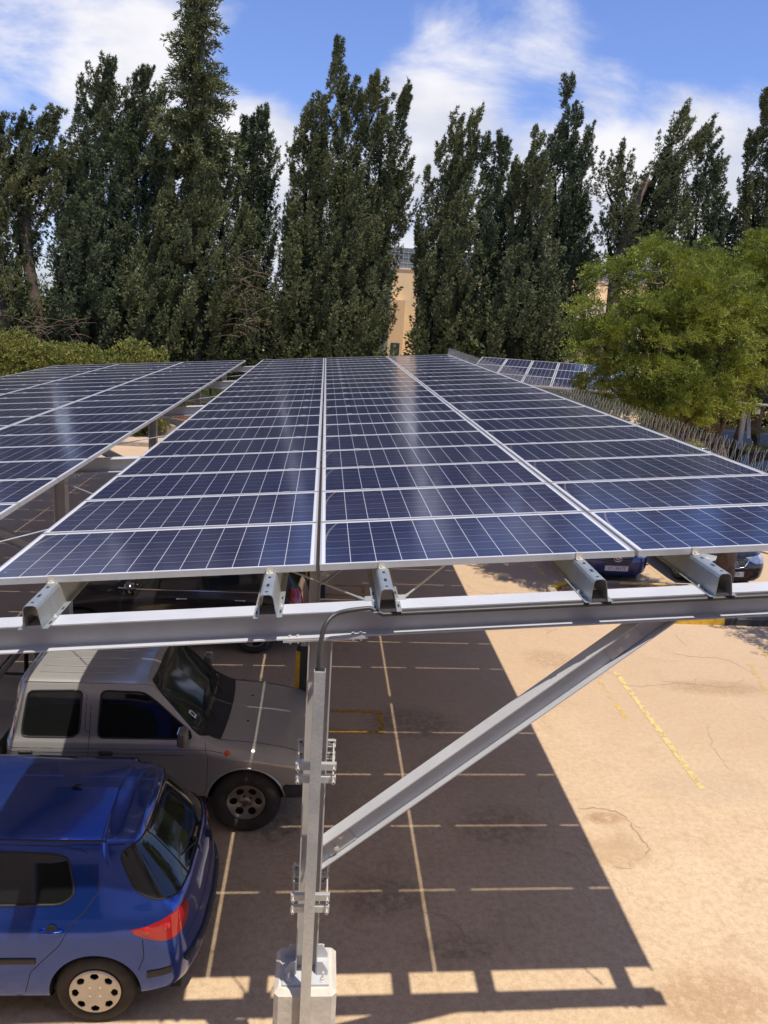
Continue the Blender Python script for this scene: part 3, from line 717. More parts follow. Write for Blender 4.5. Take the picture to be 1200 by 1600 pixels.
def hatch_net():
    # rows: sill in, sill, lower side, crease, shoulder, belt, window top, roof rail, roof mid, centre
    R = []
    R.append([(-2.13, 0, .24), (-2.15, 0, .30), (-2.165, 0, .50), (-2.10, 0, .74), (-2.06, 0, .93), (-1.985, 0, 1.03), (-1.66, 0, 1.37), (-1.62, 0, 1.43), (-1.60, 0, 1.475), (-1.58, 0, 1.49)])
    R.append([(-2.11, .36, .24), (-2.13, .36, .30), (-2.145, .36, .50), (-2.085, .36, .74), (-2.045, .36, .93), (-1.97, .36, 1.03), (-1.65, .34, 1.36), (-1.61, .33, 1.425), (-1.58, .24, 1.47), (-1.56, 0, 1.492)])
    R.append([(-2.00, .66, .24), (-2.03, .68, .30), (-2.05, .69, .50), (-2.02, .68, .74), (-1.985, .65, .93), (-1.91, .60, 1.03), (-1.61, .52, 1.35), (-1.57, .49, 1.42), (-1.53, .26, 1.475), (-1.50, 0, 1.497)])
    R.append([(-1.86, .74, .23), (-1.90, .80, .30), (-1.91, .815, .50), (-1.89, .80, .74), (-1.86, .765, .92), (-1.79, .705, 1.035), (-1.52, .585, 1.34), (-1.49, .53, 1.425), (-1.46, .28, 1.485), (-1.44, 0, 1.505)])
    R.append([(-1.66, .74, .22), (-1.68, .835, .28), (-1.69, .855, .50), (-1.67, .845, .76), (-1.63, .815, .92), (-1.58, .745, 1.045), (-1.38, .610, 1.355), (-1.36, .545, 1.44), (-1.34, .29, 1.495), (-1.32, 0, 1.513)])
    for x, wm in ((-1.33, 1.0), (-.95, 1.0), (-.45, 1), (0.05, 1), (.45, 1)):
        dz = 0 if x < -.5 else (.012 if x < .2 else -.005); dip = 0 if x < .2 else -.01
        R.append([(x, .74, .21), (x, .84, .25), (x, .868, .50), (x, .866, .76), (x, .838, .90), (x, .79, 1.015-.02*(x+1.33)/1.8), (x, .630, 1.375+dz), (x, .56, 1.455+dz), (x, .29, 1.505+dz), (x, 0, 1.52+dz)])
    R.append([(.78, .74, .21), (.78, .84, .25), (.78, .868, .48), (.78, .862, .72), (.79, .835, .86), (.80, .785, .975), (.62, .64, 1.26), (.55, .56, 1.36), (.50, .29, 1.42), (.48, 0, 1.43)])
    R.append([(1.00, .74, .21), (1.00, .84, .25), (1.00, .868, .48), (1.00, .862, .70), (1.02, .83, .84), (1.06, .77, .93), (1.12, .69, .97), (1.16, .58, .99), (1.24, .30, 1.00), (1.28, 0, 1.005)])
    R.append([(1.35, .74, .21), (1.35, .835, .25), (1.35, .86, .46), (1.35, .85, .68), (1.36, .80, .80), (1.37, .72, .87), (1.39, .62, .90), (1.41, .50, .92), (1.44, .28, .93), (1.46, 0, .935)])
    R.append([(1.75, .70, .20), (1.78, .77, .26), (1.80, .79, .44), (1.78, .77, .62), (1.74, .72, .72), (1.73, .64, .78), (1.74, .55, .80), (1.75, .45, .82), (1.77, .25, .835), (1.78, 0, .84)])
    R.append([(1.93, .55, .20), (1.98, .58, .27), (2.01, .59, .44), (1.99, .58, .58), (1.94, .56, .66), (1.92, .52, .70), (1.91, .45, .73), (1.91, .36, .75), (1.92, .20, .765), (1.93, 0, .77)])
    R.append([(2.02, 0, .20), (2.07, 0, .27), (2.10, 0, .44), (2.08, 0, .58), (2.02, 0, .66), (1.99, 0, .69), (1.97, 0, .715), (1.95, 0, .735), (1.94, 0, .755), (1.935, 0, .768)])
    return R
def build_hatch():
    c = Car('parked_car', 'metallic blue hatchback with red tail lamp and silver hubcaps, nearest of the cars', 'car', (-2.89, 6.02, 0), pi)
    net = [[(x if x > -1.6 else -1.6+(x+1.6)*.88, y, z) for x, y, z in row] for row in hatch_net()]
    sh = Shell(net, 10, 7)
    sd = lambda q: (np.abs(q[..., 1]) > .5)
    for x in (-1.33, 1.28): sh.cut('arch', 'xz', [(x+.345*cos(a), .30+.345*sin(a)) for a in np.linspace(-.35, pi+.35, 40)]+[(x-.33, -.2), (x+.33, -.2)], lambda q: q[..., 1] > .6)
    wins = {'rear_side_window': rpoly([(-1.08, 1.03), (-1.18, 1.10), (-1.10, 1.345), (-1.0, 1.362), (-.42, 1.385), (-.42, 1.02)], [.05, .08, .06, .05, .02, .02]),
            'front_side_window': rpoly([(-.34, 1.02), (-.34, 1.385), (.20, 1.372), (.36, 1.30), (.78, 1.02), (.78, .995)], [.02, .02, .1, .1, .03, .02])}
    for k, p in wins.items(): sh.cut(k, 'xz', p, lambda q: (q[..., 2] > .95) & (q[..., 1] > .45))
    sh.cut('rear_window', 'az', rpoly([(-.9, .985), (.62, .985), (.80, 1.03), (.86, 1.10), (.70, 1.33), (.56, 1.385), (-.9, 1.405)], [0, .08, .06, .05, .05, .04, 0]), lambda q: q[..., 0] < -1.36)
    a = sh.A
    sh.cut('tail_lamp', 'az', rpoly([(.54, .83), (.58, .925), (.76, .905), (1.00, .855), (1.12, .845), (.98, .765), (.84, .720), (.66, .745)], .05), lambda q: (q[..., 0] < -1.3) & (q[..., 1] > .3))
    sh.cut('windscreen', 'yz', rpoly([(-.9, 1.01), (.62, 1.00), (.655, 1.02), (.585, 1.30), (.52, 1.38), (-.9, 1.425)], .03), lambda q: (q[..., 0] > .45) & (q[..., 0] < 1.3) & (q[..., 2] > .9))
    sh.cut('headlight', 'az', rpoly([(5.05, .66), (5.05, .77), (4.7, .80), (4.45, .82), (4.5, .70)], .04), lambda q: (q[..., 0] > 1.3) & (q[..., 1] > .3))
    body = c.part('body', sh.region('body'), M_blue)
    gl = []
    for k in wins: gl.append([c.part(k, sh.region(k, (s,), -.004), M_glass) for s in (1, -1)])
    add_seals(c, sh, list(wins), gl, .009)
    rw = c.part('rear_window', sh.region('rear_window', offset=-.003), M_glass); add_seals(c, sh, ['rear_window'], [rw], .007, center=True)
    ws = c.part('windscreen', sh.region('windscreen', offset=-.003), M_glass); add_seals(c, sh, ['windscreen'], [ws], .007, center=True)
    tl = [c.part('tail_lamp', sh.region('tail_lamp', (s,), .006), M_red) for s in (1, -1)]; add_seals(c, sh, ['tail_lamp'], [tl], .004, M_red)
    for s, t_ in zip((1, -1), tl):
        for (lx, lz, rr_) in ((-1.86, .835, .030), (-1.72, .835, .034)):
            ly = sh.side_y(lx, lz); dn = np.array([-.55 if lx < -1.8 else -.25, s*1.0, .25]); MB().lathe([(rr_, .004), (rr_*.8, .009), (0, .010)], (lx, s*(ly+.004), lz), dn, 18).build('lamp_reflector', M_lens2, t_, True)
    try: [c.part('headlight', sh.region('headlight', (s,), .004), M_clear) for s in (1, -1)]
    except ValueError: pass
    c.mb('underbody', MB().box(-1.95, 1.85, -.70, .70, .19, .60), M_int)
    for s in (1, -1):
        # joints of the doors, fuel flap, tailgate
        j = MB()
        for pts in ([(-.38, 1.40), (-.38, .98), (-.40, .55), (-.40, .27)], [(-1.36, 1.13), (-1.25, .98), (-1.16, .90), (-1.08, .74), (-.86, .50), (-.80, .27)], [(-1.36, 1.13), (-1.23, 1.375), (-1.08, 1.405), (-.38, 1.425)],
                    [(.80, .96), (.86, .80), (.86, .50), (.80, .27)], [(-.80, .27), (-.4, .265), (.8, .27)], [(-.38, 1.425), (.22, 1.405)], [(-1.69, .76), (-1.70, .62), (-1.66, .50)]):
            j.tube(seam(sh, pts, s), .0042, 4, cap=False)
        c.mb('door_joint', j, M_black, body)
        # roof gutter
        G = sh.G; row = int(6.75*7); gp = [(G[i, row, 0], s*G[i, row, 1], G[i, row, 2]+.001) for i in range(40, 100)]
        MB().tube(gp, .0075, 5).build('roof_gutter', M_black, body)
        MB().add(*(lambda m: (m.v, m.f))(strip(sh, [(-.90, .60), (-.44, .60)], s, .024, .011))).build('side_moulding', M_plast, c.root)
        MB().add(*(lambda m: (m.v, m.f))(strip(sh, [(-.34, .60), (.80, .60)], s, .024, .011))).build('side_moulding', M_plast, c.root)
        MB().add(*(lambda m: (m.v, m.f))(strip(sh, [(-1.90, .46), (-1.75, .455), (-1.72, .45)], s, .032, .010))).build('bumper_moulding', M_plast, c.root)
        for hx in (-1.02, -.12):
            hy = sh.side_y(hx, .86)
            cup = MB(); cup.lathe([(0, .0016), (.036, .0016), (.042, 0)], (hx, s*hy, .868), (0, s, 0), 18); 
            h = MB(); P = [(hx-.085, s*(hy+.004), .862), (hx-.07, s*(hy+.026), .862), (hx, s*(hy+.032), .862), (hx+.07, s*(hy+.026), .862), (hx+.085, s*(hy+.004), .862)]
            h.tube(P, .011, 8); ho = h.build('door_handle', M_blue, c.root, True); cup.build('handle_recess', M_int, ho)
        m = MB(); m.lathe([(0, 0), (.06, .01), (.085, .05), (.08, .11), (.05, .14), (0, .15)], (.66, s*.84, 1.03), (-.15, s, .1), 14); c.mb('wing_mirror', m, M_blue, smooth=True)
        for x in (-1.33, 1.28):
            wheel(c, x, .765, .305, .195, .19, 'cap', s); arch_liner(c, x, .84, .345, s)
    # rear bumper line, tailgate joint, wiper, badge, number plate, aerial
    G = sh.G
    def rear_pts(z, y0, y1, n=14, out=.001):
        Gf = G[:40].reshape(-1, 3); P = []
        for y in np.linspace(y0, y1, n):
            d = (np.abs(Gf[:, 1]-abs(y)))**2+(Gf[:, 2]-z)**2; k = np.argsort(d)[:5]; w = 1/(d[k]+1e-6); P.append(((Gf[k, 0]*w).sum()/w.sum()-out, y, z))
        return P
    for z, w_ in ((.66, .80), (.30, .0)):
        if w_: MB().tube(rear_pts(z, -.78, .78, 30), .0035, 4).build('tailgate_joint', M_black, body)
    bp = MB(); P = rear_pts(.475, -.70, .70, 26, .004); bp.tube(P, .034, 6); bp.build('bumper_moulding', M_plast, c.root, True)
    P = rear_pts(.80, -.26, .26, 2); x0 = min(P[0][0], rear_pts(.80, 0, .01, 2)[0][0])
    npl = MB().box(x0-.004, x0+.02, -.26, .26, .745, .855).build('number_plate', M_plate, c.root)

    b0 = rear_pts(.945, 0, .01, 2)[0]; bd = MB().lathe([(0, .006), (.032, .006), (.036, 0)], (b0[0]-.001, 0, .945), (-1, 0, .3), 6); bd.build('badge', M_chrome, c.root)
    for i, (yy, wd) in enumerate(((.42, .16),)):
        q = rear_pts(.90, yy, yy+.01, 2)[0]; text_on(c, '307', .085, (q[0]-.005, -yy, .885), (-1, -.25, .15), (0, 0, 1), M_chrome, body)
    q0 = rear_pts(1.035, 0, .01, 2)[0]; q1 = rear_pts(1.22, .34, .35, 2)[0]
    wp = MB().tube([(q0[0]-.03, 0, 1.03), (q0[0]-.03, .05, 1.045), (q1[0]-.075, .40, 1.10)], .008, 6); wp.lathe([(0, .03), (.022, .02), (.025, 0)], (q0[0], 0, 1.03), (-1, 0, .4), 10); wp.build('rear_wiper', M_black, c.root)
    # spoiler lip with the third lamp line
    row = 7*6+3
    lip = MB(); n = 24; vs = []
    for k in range(n+1):
        y = -.545+1.09*k/n; e = (abs(y)/.545)**2.2; vs += [(-1.465+.05*e, y, 1.492-.055*e), (-1.64+.09*e, y, 1.462-.075*e), (-1.635+.09*e, y, 1.437-.078*e), (-1.55+.08*e, y, 1.425-.08*e)]
    lip.add(vs, [(k*4+a, k*4+a+1, k*4+a+5, k*4+a+4) for k in range(n) for a in range(3)]+[(0, 3, 2, 1), (n*4, n*4+1, n*4+2, n*4+3)]); c.mb('spoiler', lip, M_blue, smooth=True)
    MB().tube([(-.95, 0, 1.515), (-.97, 0, 1.535), (-1.02, 0, 1.548)], [.022, .016, .006], 8).build('roof_aerial', M_black, c.root, True)
    c.mb('exhaust_pipe', MB().lathe([(.024, 0), (.028, 0), (.028, .15), (.0, .15)], (-2.06, -.45, .24), (1, 0, 0), 14), M_plast)
    c.done(); return c

def pickup_net():
    R = []; 
    # cab rear wall (centre, then out to the side), then forward
    R.append([(-3.14, 0, .52), (-3.14, 0, .60), (-3.14, 0, .75), (-3.14, 0, .90), (-3.14, 0, 1.02), (-3.13, 0, 1.08), (-3.06, 0, 1.52), (-3.04, 0, 1.60), (-3.02, 0, 1.64), (-3.0, 0, 1.655)])
    R.append([(-3.13, .55, .52), (-3.13, .60, .60), (-3.13, .62, .75), (-3.13, .62, .90), (-3.13, .62, 1.02), (-3.12, .60, 1.08), (-3.05, .55, 1.52), (-3.03, .50, 1.60), (-3.00, .28, 1.645), (-2.98, 0, 1.66)])
    R.append([(-3.10, .72, .42), (-3.10, .80, .50), (-3.10, .815, .75), (-3.10, .815, .90), (-3.10, .79, 1.02), (-3.08, .765, 1.08), (-2.97, .665, 1.535), (-2.95, .60, 1.625), (-2.92, .32, 1.665), (-2.9, 0, 1.68)])
    for x in (-2.98, -2.3, -1.9):
        R.append([(x, .74, .40), (x, .82, .44), (x, .845, .70), (x, .848, .93), (x, .825, 1.02), (x, .785, 1.10), (x+.05 if x < -2.9 else x, .675, 1.56), (x+.05 if x < -2.9 else x, .615, 1.645), (x+.05 if x < -2.9 else x, .32, 1.69), (x+.05 if x < -2.9 else x, 0, 1.70)])
    R.append([(-1.45, .74, .40), (-1.45, .82, .44), (-1.45, .845, .70), (-1.45, .848, .93), (-1.45, .825, 1.02), (-1.45, .785, 1.10), (-1.66, .67, 1.55), (-1.70, .605, 1.635), (-1.72, .32, 1.675), (-1.73, 0, 1.685)])
    R.append([(-1.08, .74, .40), (-1.08, .82, .44), (-1.08, .845, .70), (-1.08, .850, .92), (-1.05, .825, .995), (-1.04, .79, 1.035), (-1.14, .745, 1.09), (-1.16, .66, 1.13), (-1.10, .34, 1.13), (-1.08, 0, 1.13)])
    R.append([(-.98, .74, .40), (-.98, .82, .44), (-.98, .846, .70), (-.98, .852, .90), (-.96, .83, .975), (-.95, .79, 1.01), (-.95, .73, 1.03), (-.94, .62, 1.045), (-.90, .34, 1.055), (-.88, 0, 1.06)])
    R.append([(-.62, .74, .40), (-.62, .82, .44), (-.62, .855, .66), (-.62, .862, .86), (-.62, .835, .945), (-.62, .79, .985), (-.62, .72, 1.005), (-.62, .60, 1.02), (-.61, .34, 1.03), (-.60, 0, 1.03)])
    R.append([(-.24, .72, .38), (-.22, .81, .44), (-.22, .845, .62), (-.22, .845, .80), (-.23, .81, .885), (-.24, .76, .925), (-.24, .69, .95), (-.24, .58, .965), (-.24, .34, .975), (-.24, 0, .98)])
    R.append([(-.02, .66, .36), (0.0, .76, .44), (0.0, .79, .60), (-.02, .785, .76), (-.05, .76, .84), (-.06, .71, .88), (-.07, .65, .90), (-.07, .55, .915), (-.07, .34, .925), (-.07, 0, .93)])
    R.append([(.05, .55, .36), (.07, .60, .44), (.07, .62, .60), (.05, .62, .76), (.01, .60, .83), (0.0, .57, .865), (-.01, .53, .885), (-.02, .46, .90), (-.02, .30, .91), (-.02, 0, .915)])
    R.append([(.08, 0, .36), (.10, 0, .44), (.10, 0, .60), (.08, 0, .76), (.04, 0, .83), (.03, 0, .86), (.02, 0, .88), (.0, 0, .895), (-.01, 0, .905), (-.015, 0, .912)])
    return R
def build_pickup():
    # the net has its nose near x = .1; the wheels stand at -.66 and -3.61
    c = Car('pickup_truck', 'pewter grey double cab pickup truck with black roll bar, parked beside the blue hatchback', 'pickup truck', (0.02, 8.345, 0), 0)
    sh = Shell(pickup_net(), 9, 7)
    R_ = .415
    sh.cut('arch', 'xz', [(-.66+R_*cos(a), .38+R_*sin(a)) for a in np.linspace(-.3, pi+.3, 40)]+[(-1.05, -.2), (-.27, -.2)], lambda q: q[..., 1] > .6)
    wins = {'rear_door_window': rpoly([(-2.95, 1.085), (-2.95, 1.18), (-2.90, 1.545), (-2.36, 1.56), (-2.38, 1.085)], [.09, .04, .06, .06, .10]),
            'front_door_window': rpoly([(-2.19, 1.085), (-2.19, 1.20), (-2.17, 1.56), (-1.74, 1.55), (-1.62, 1.47), (-1.24, 1.145), (-1.24, 1.085)], [.09, .04, .06, .08, .08, .04, .03])}
    for k, p in wins.items(): sh.cut(k, 'xz', p, lambda q: (q[..., 2] > 1.02) & (q[..., 1] > .5))
    sh.cut('windscreen', 'yz', rpoly([(-.9, 1.085), (.70, 1.085), (.735, 1.11), (.64, 1.54), (.58, 1.635), (-.9, 1.67)], [0, .03, .03, .04, .05, 0]), lambda q: (q[..., 0] > -1.78) & (q[..., 0] < -.9) & (q[..., 2] > 1.0))
    sh.cut('rear_window', 'yz', rpoly([(-.9, 1.15), (.50, 1.15), (.47, 1.50), (-.9, 1.50)], .05), lambda q: q[..., 0] < -2.97)
    sh.cut('grille', 'yz', rpoly([(-.9, .63), (.42, .63), (.42, .80), (-.9, .80)], .03), lambda q: q[..., 0] > -.02)
    sh.cut('headlight', 'yz', rpoly([(.45, .62), (.45, .80), (.83, .80), (.83, .62)], .02), lambda q: (q[..., 0] > -.10))
    sh.cut('bumper', 'xz', [(-.27, .2), (-.27, .60), (-.1, .585), (.2, .585), (.2, .2)], lambda q: q[..., 0] > -.3)
    body = c.part('body', sh.region('body'), M_silver)
    gl = [[c.part(k, sh.region(k, (s,), -.005), M_glass) for s in (1, -1)] for k in wins]; add_seals(c, sh, list(wins), gl, .010)
    ws = c.part('windscreen', sh.region('windscreen', offset=-.004), M_glassd); add_seals(c, sh, ['windscreen'], [ws], .011, center=True)
    rw = c.part('rear_window', sh.region('rear_window', offset=-.004), M_glass); add_seals(c, sh, ['rear_window'], [rw], .011, center=True)
    gr = c.part('grille', sh.region('grille', offset=-.012), M_plast)
    g = MB(); [g.box(.055, .085, -.42, .42, z, z+.012) for z in (.66, .70, .74, .78)]; g.build('grille_bar', M_chrome, gr)
    for s in (1, -1): c.part('headlight', sh.region('headlight', (s,), .002), M_clear)
    c.part('bumper', sh.region('bumper', offset=.012), M_plast)
    # black cowl panel with wipers at the foot of the windscreen
    m = MB(); vs = []; n = 20
    for k in range(n+1):
        y = -.70+1.40*k/n; e = (abs(y)/.70)**2
        for xx, zz in ((-1.10, 1.136), (-1.04, 1.124), (-.965, 1.085), (-.90, 1.066)): vs.append((xx-.045*e, y, zz-.030*e+.006))
    m.add(vs, [(k*4+a, k*4+4+a, k*4+5+a, k*4+a+1) for k in range(n) for a in range(3)]); c.mb('cowl_panel', m, M_black, smooth=True)
    for y0 in (-.50, .10):
        m = MB().tube([(-1.02, y0, 1.15), (-1.13, y0+.18, 1.20), (-1.20, y0+.42, 1.225)], .007, 5).tube([(-1.13, y0+.06, 1.185), (-1.22, y0+.55, 1.235)], .006, 4); c.mb('wiper', m, M_black)
    st = MB(); a = np.array([-1.235, -.545, 1.20]); d = np.array([-.60, .08, .52]); d /= np.linalg.norm(d); w = np.array([.05, 1, -.02]); w /= np.linalg.norm(w); nn = np.cross(w, d); nn *= 1 if nn[2] > 0 else -1
    st.obox(a+d*.05+nn*.012, d, w, nn, .05, .04, .0008); so = st.build('inspection_sticker', M_white, ws); MB().obox(a+d*.05+nn*.0135, d, w, nn, .026, .02, .0008).build('sticker_print', M_plast, so)
    c.mb('underbody', MB().box(-3.1, -.1, -.62, .62, .30, .62), M_int); c.mb('chassis', MB().box(-4.95, -3.1, -.45, .45, .36, .52), M_int)
    for s in (1, -1):
        j = MB()
        for pts in ([(-2.265, 1.60), (-2.275, 1.10), (-2.28, .60), (-2.28, .47)], [(-3.0, 1.60), (-3.04, 1.10), (-3.03, .90), (-2.98, .80), (-2.80, .47)], [(-1.10, 1.05), (-1.06, .90), (-1.07, .55), (-1.10, .47)],
                    [(-2.80, .47), (-1.10, .47)], [(-2.31, 1.60), (-2.325, 1.16), (-2.28, 1.14)]):
            j.tube(seam(sh, pts, s), .0032, 4, cap=False)
        c.mb('door_joint', j, M_black, body)
        for pts in ([(-3.08, .985), (-1.08, .985), (-.90, .955)], [(-3.08, .945), (-2.3, .945), (-1.30, .925)]):
            MB().tube(seam(sh, pts, s), .0038, 4, cap=False).build('side_crease', M_plast, body)
        for hx in (-2.95, -2.15):
            hy = sh.side_y(hx, .93); h = MB(); h.obox((hx+.05, s*(hy+.001), .935), (1, 0, 0), (0, 1, 0), (0, 0, 1), .072, .006, .028); h.obox((hx+.05, s*(hy+.012), .948), (1, 0, 0), (0, 1, 0), (0, 0, 1), .062, .007, .010); h.build('door_handle', M_plast, c.root, bevel=.006)
        # mirror
        m = MB(); my = .93; m.obox((-1.30, s*my, 1.19), (1, 0, 0), (0, 1, 0), (0, 0, 1), .045, .085, .085); mo = m.build('wing_mirror', M_alloy, c.root, bevel=.025)
        MB().obox((-1.345, s*my, 1.19), (1, 0, 0), (0, 1, 0), (0, 0, 1), .004, .07, .07).build('mirror_glass', M_chrome, mo)
        MB().tube([(-1.27, s*.79, 1.10), (-1.29, s*.87, 1.13)], .022, 6).build('mirror_arm', M_plast, mo)
        # indicator on the wing, corner lamp
        ly = sh.side_y(-.88, .95); MB().lathe([(0, .012), (.025, .010), (.036, 0)], (-.86, s*(ly-.002), .952), (0, s, .1), 16).build('side_indicator', M_orange, c.root, True)
        ly = sh.side_y(-.10, .68); MB().obox((-.075, s*(ly-.012), .66), (1, -.25*s, 0), (.25*s, 1, 0), (0, 0, 1), .05, .02, .035).build('side_indicator', M_orange, c.root, bevel=.008)
        MB().obox((-.085, s*(ly-.008), .745), (1, -.25*s, 0), (.25*s, 1, 0), (0, 0, 1), .045, .016, .045).build('side_lamp', M_clear, c.root, bevel=.008)
        # gutter rail along the roof
        row = int(6.85*7); gp = [(sh.G[i, row, 0], s*sh.G[i, row, 1], sh.G[i, row, 2]) for i in range(20, 56)]
        MB().tube(gp, .009, 5).build('roof_gutter', M_silver, body)
        # quarter light bar
        wheel(c, -.66, .72, .370, .205, .25, 'sixhole', s); arch_liner(c, -.66, .80, .42, s)
        wheel(c, -3.70, .72, .370, .205, .25, 'sixhole', s)
        # flared arch lip
        MB().tube([(-.66+R_*cos(t), s*(sh.side_y(-.66+R_*cos(t), .38+R_*sin(t)+.01)+.002), .38+R_*sin(t)) for t in np.linspace(0.12, pi-.1, 28)], .012, 6).build('arch_lip', M_silver, body, True)
    # pressed ribs in the roof
    for y in (-.50, -.38, -.20, 0, .20, .38, .50):
        rp = [(x, y, sh.top_z(x, y)+.003) for x in np.linspace(-2.85, -2.02+.12*cos(y*3), 12)]
        MB().tube(rp, [.001]+[.010]*10+[.001], 6).build('roof_rib', M_silver, body, True)
    for y in (-.30, .30): MB().lathe([(0, .006), (.012, .004), (.013, 0)], (-.70, y, sh.top_z(-.7, y)), (0, 0, 1), 10).build('washer_jet', M_black, c.root)
    # hood edge joint
    hj = MB().tube([(x, s_*.70, sh.top_z(x, .70)+.001) for s_ in (1,) for x in np.linspace(-.94, -.05, 14)], .003, 4); hj.tube([(x, -.70, sh.top_z(x, .70)+.001) for x in np.linspace(-.94, -.05, 14)], .003, 4); hj.build('bonnet_joint', M_black, body)
    # load bed: side walls, floor, tailgate, liner rails, roll bar
    b = MB()
    for s in (1, -1):
        y0, y1 = (.76, .845) if s > 0 else (-.845, -.76)
        xa, xb, n = -4.98, -3.19, 40
        sec_top = 1.0
        # outer skin with the wheel arch cut
        vs = []; fs = []
        for i in range(n+1):
            x = xa+(xb-xa)*i/n; dxa = abs(x+3.70); zb = .47
            if dxa < .42: zb = max(.47, .38+sqrt(.42**2-dxa**2))
            for t in range(7):
                z = zb+(sec_top-zb)*t/6; vs.append((x, s*(.845-.02*((z-.75)/.3)**2), z))
        fs = [(i*7+t, i*7+7+t, i*7+8+t, i*7+t+1) for i in range(n) for t in range(6)]
        b.add(vs, fs if s < 0 else [f[::-1] for f in fs])
        b.box(xa, xb, min(s*.70, s*.84), max(s*.70, s*.84), .955, 1.004)
        b.box(xa, xb, min(s*.70, s*.715), max(s*.70, s*.715), .56, .956)
        b.box(-4.12, -3.28, min(s*.50, s*.70), max(s*.50, s*.70), .56, .80)
    b.box(-4.98, -3.19, -.70, .70, .54, .56); b.box(-3.235, -3.19, -.70, .70, .56, 1.0); b.box(-5.0, -4.95, -.80, .80, .52, .995)
    bo = c.mb('load_bed', b, M_silver)
    for s in (1, -1):
        MB().tube([(-4.95, s*.775, 1.012), (-3.20, s*.775, 1.012)], .016, 6).build('bed_rail', M_plast, bo)
        MB().tube([(-3.30, s*.70, 1.0), (-3.30, s*.70, 1.08), (-3.27, s*.66, 1.50), (-3.26, s*.60, 1.575), (-3.26, s*.50, 1.61), (-3.26, 0, 1.62)], .032, 10).build('roll_bar', M_alloy, c.root, True)
        MB().tube([(-3.40, s*.60, 1.0), (-3.36, s*.55, 1.48), (-3.36, s*.4, 1.54), (-3.36, 0, 1.55)], .026, 8).build('roll_bar', M_black, c.root, True)
        MB().tube([(-3.9, s*.72, 1.0), (-3.33, s*.66, 1.46)], .024, 8).build('roll_bar_stay', M_black, c.root, True)
        MB().box(-5.02, -4.985, min(s*.70, s*.84), max(s*.70, s*.84), .62, .90).build('tail_lamp', M_red, c.root, bevel=.008)
    c.mb('rear_bumper', MB().box(-5.12, -4.99, -.78, .78, .40, .56), M_plast, bevel=.02)
    c.done(); return c

def suv_net(L=4.55, Wd=.90, H=1.68, hood=1.06, belt=1.02, rear_x=None, cab_front=.35):
    hl = L/2; R = []; rx = -hl
    k = Wd/.90
    R.append([(rx+.05, 0, .28), (rx, 0, .40), (rx, 0, .60), (rx+.06, 0, .82), (rx+.10, 0, .95), (rx+.16, 0, belt+.04), (rx+.42, 0, H-.20), (rx+.46, 0, H-.10), (rx+.46, 0, H-.04), (rx+.5, 0, H-.015)])
    R.append([(rx+.12, .66*k, .28), (rx+.08, .70*k, .40), (rx+.08, .72*k, .60), (rx+.13, .71*k, .82), (rx+.17, .69*k, .95), (rx+.23, .66*k, belt+.04), (rx+.46, .56*k, H-.20), (rx+.5, .50*k, H-.10), (rx+.52, .28*k, H-.04), (rx+.56, 0, H-.015)])
    R.append([(rx+.30, .76*k, .27), (rx+.28, .84*k, .38), (rx+.28, .86*k, .60), (rx+.30, .855*k, .82), (rx+.33, .835*k, .95), (rx+.40, .78*k, belt+.035), (rx+.64, .64*k, H-.20), (rx+.68, .58*k, H-.09), (rx+.70, .30*k, H-.03), (rx+.72, 0, H-.01)])
    for x in (-1.5, -.9, -.4, 0.1):
        R.append([(x, .78*k, .26), (x, .87*k, .33), (x, .895*k, .60), (x, .90*k, .82), (x, .88*k, .94), (x, .83*k, belt), (x, .67*k, H-.15), (x, .60*k, H-.06), (x, .30*k, H-.01), (x, 0, H)])
    x = cab_front
    R.append([(x+.10, .78*k, .26), (x+.10, .87*k, .33), (x+.10, .895*k, .60), (x+.10, .90*k, .80), (x+.12, .88*k, .92), (x+.14, .83*k, belt-.01), (x-.02, .67*k, H-.20), (x-.06, .60*k, H-.10), (x-.10, .30*k, H-.04), (x-.1, 0, H-.03)])
    R.append([(x+.55, .78*k, .26), (x+.55, .87*k, .33), (x+.55, .895*k, .60), (x+.55, .89*k, .80), (x+.57, .87*k, .90), (x+.60, .82*k, hood-.07), (x+.60, .74*k, hood-.02), (x+.62, .62*k, hood), (x+.72, .32*k, hood+.01), (x+.75, 0, hood+.015)])
    R.append([(1.45, .78*k, .26), (1.45, .86*k, .33), (1.45, .89*k, .58), (1.45, .885*k, .76), (1.46, .85*k, .86), (1.47, .78*k, hood-.13), (1.48, .70*k, hood-.07), (1.49, .58*k, hood-.045), (1.5, .32*k, hood-.03), (1.5, 0, hood-.025)])
    R.append([(hl-.32, .74*k, .25), (hl-.28, .81*k, .34), (hl-.26, .83*k, .54), (hl-.28, .82*k, .70), (hl-.33, .78*k, .80), (hl-.34, .72*k, hood-.21), (hl-.34, .64*k, hood-.16), (hl-.34, .52*k, hood-.13), (hl-.33, .3*k, hood-.11), (hl-.32, 0, hood-.105)])
    R.append([(hl-.12, .56*k, .25), (hl-.07, .60*k, .34), (hl-.05, .62*k, .54), (hl-.08, .61*k, .68), (hl-.14, .59*k, .76), (hl-.16, .55*k, .81), (hl-.17, .49*k, .845), (hl-.17, .40*k, .87), (hl-.17, .25*k, .885), (hl-.17, 0, .89)])
    R.append([(hl-.05, 0, .25), (hl, 0, .34), (hl+.01, 0, .54), (hl-.02, 0, .68), (hl-.08, 0, .76), (hl-.11, 0, .80), (hl-.13, 0, .835), (hl-.14, 0, .86), (hl-.15, 0, .875), (hl-.155, 0, .885)])
    return R
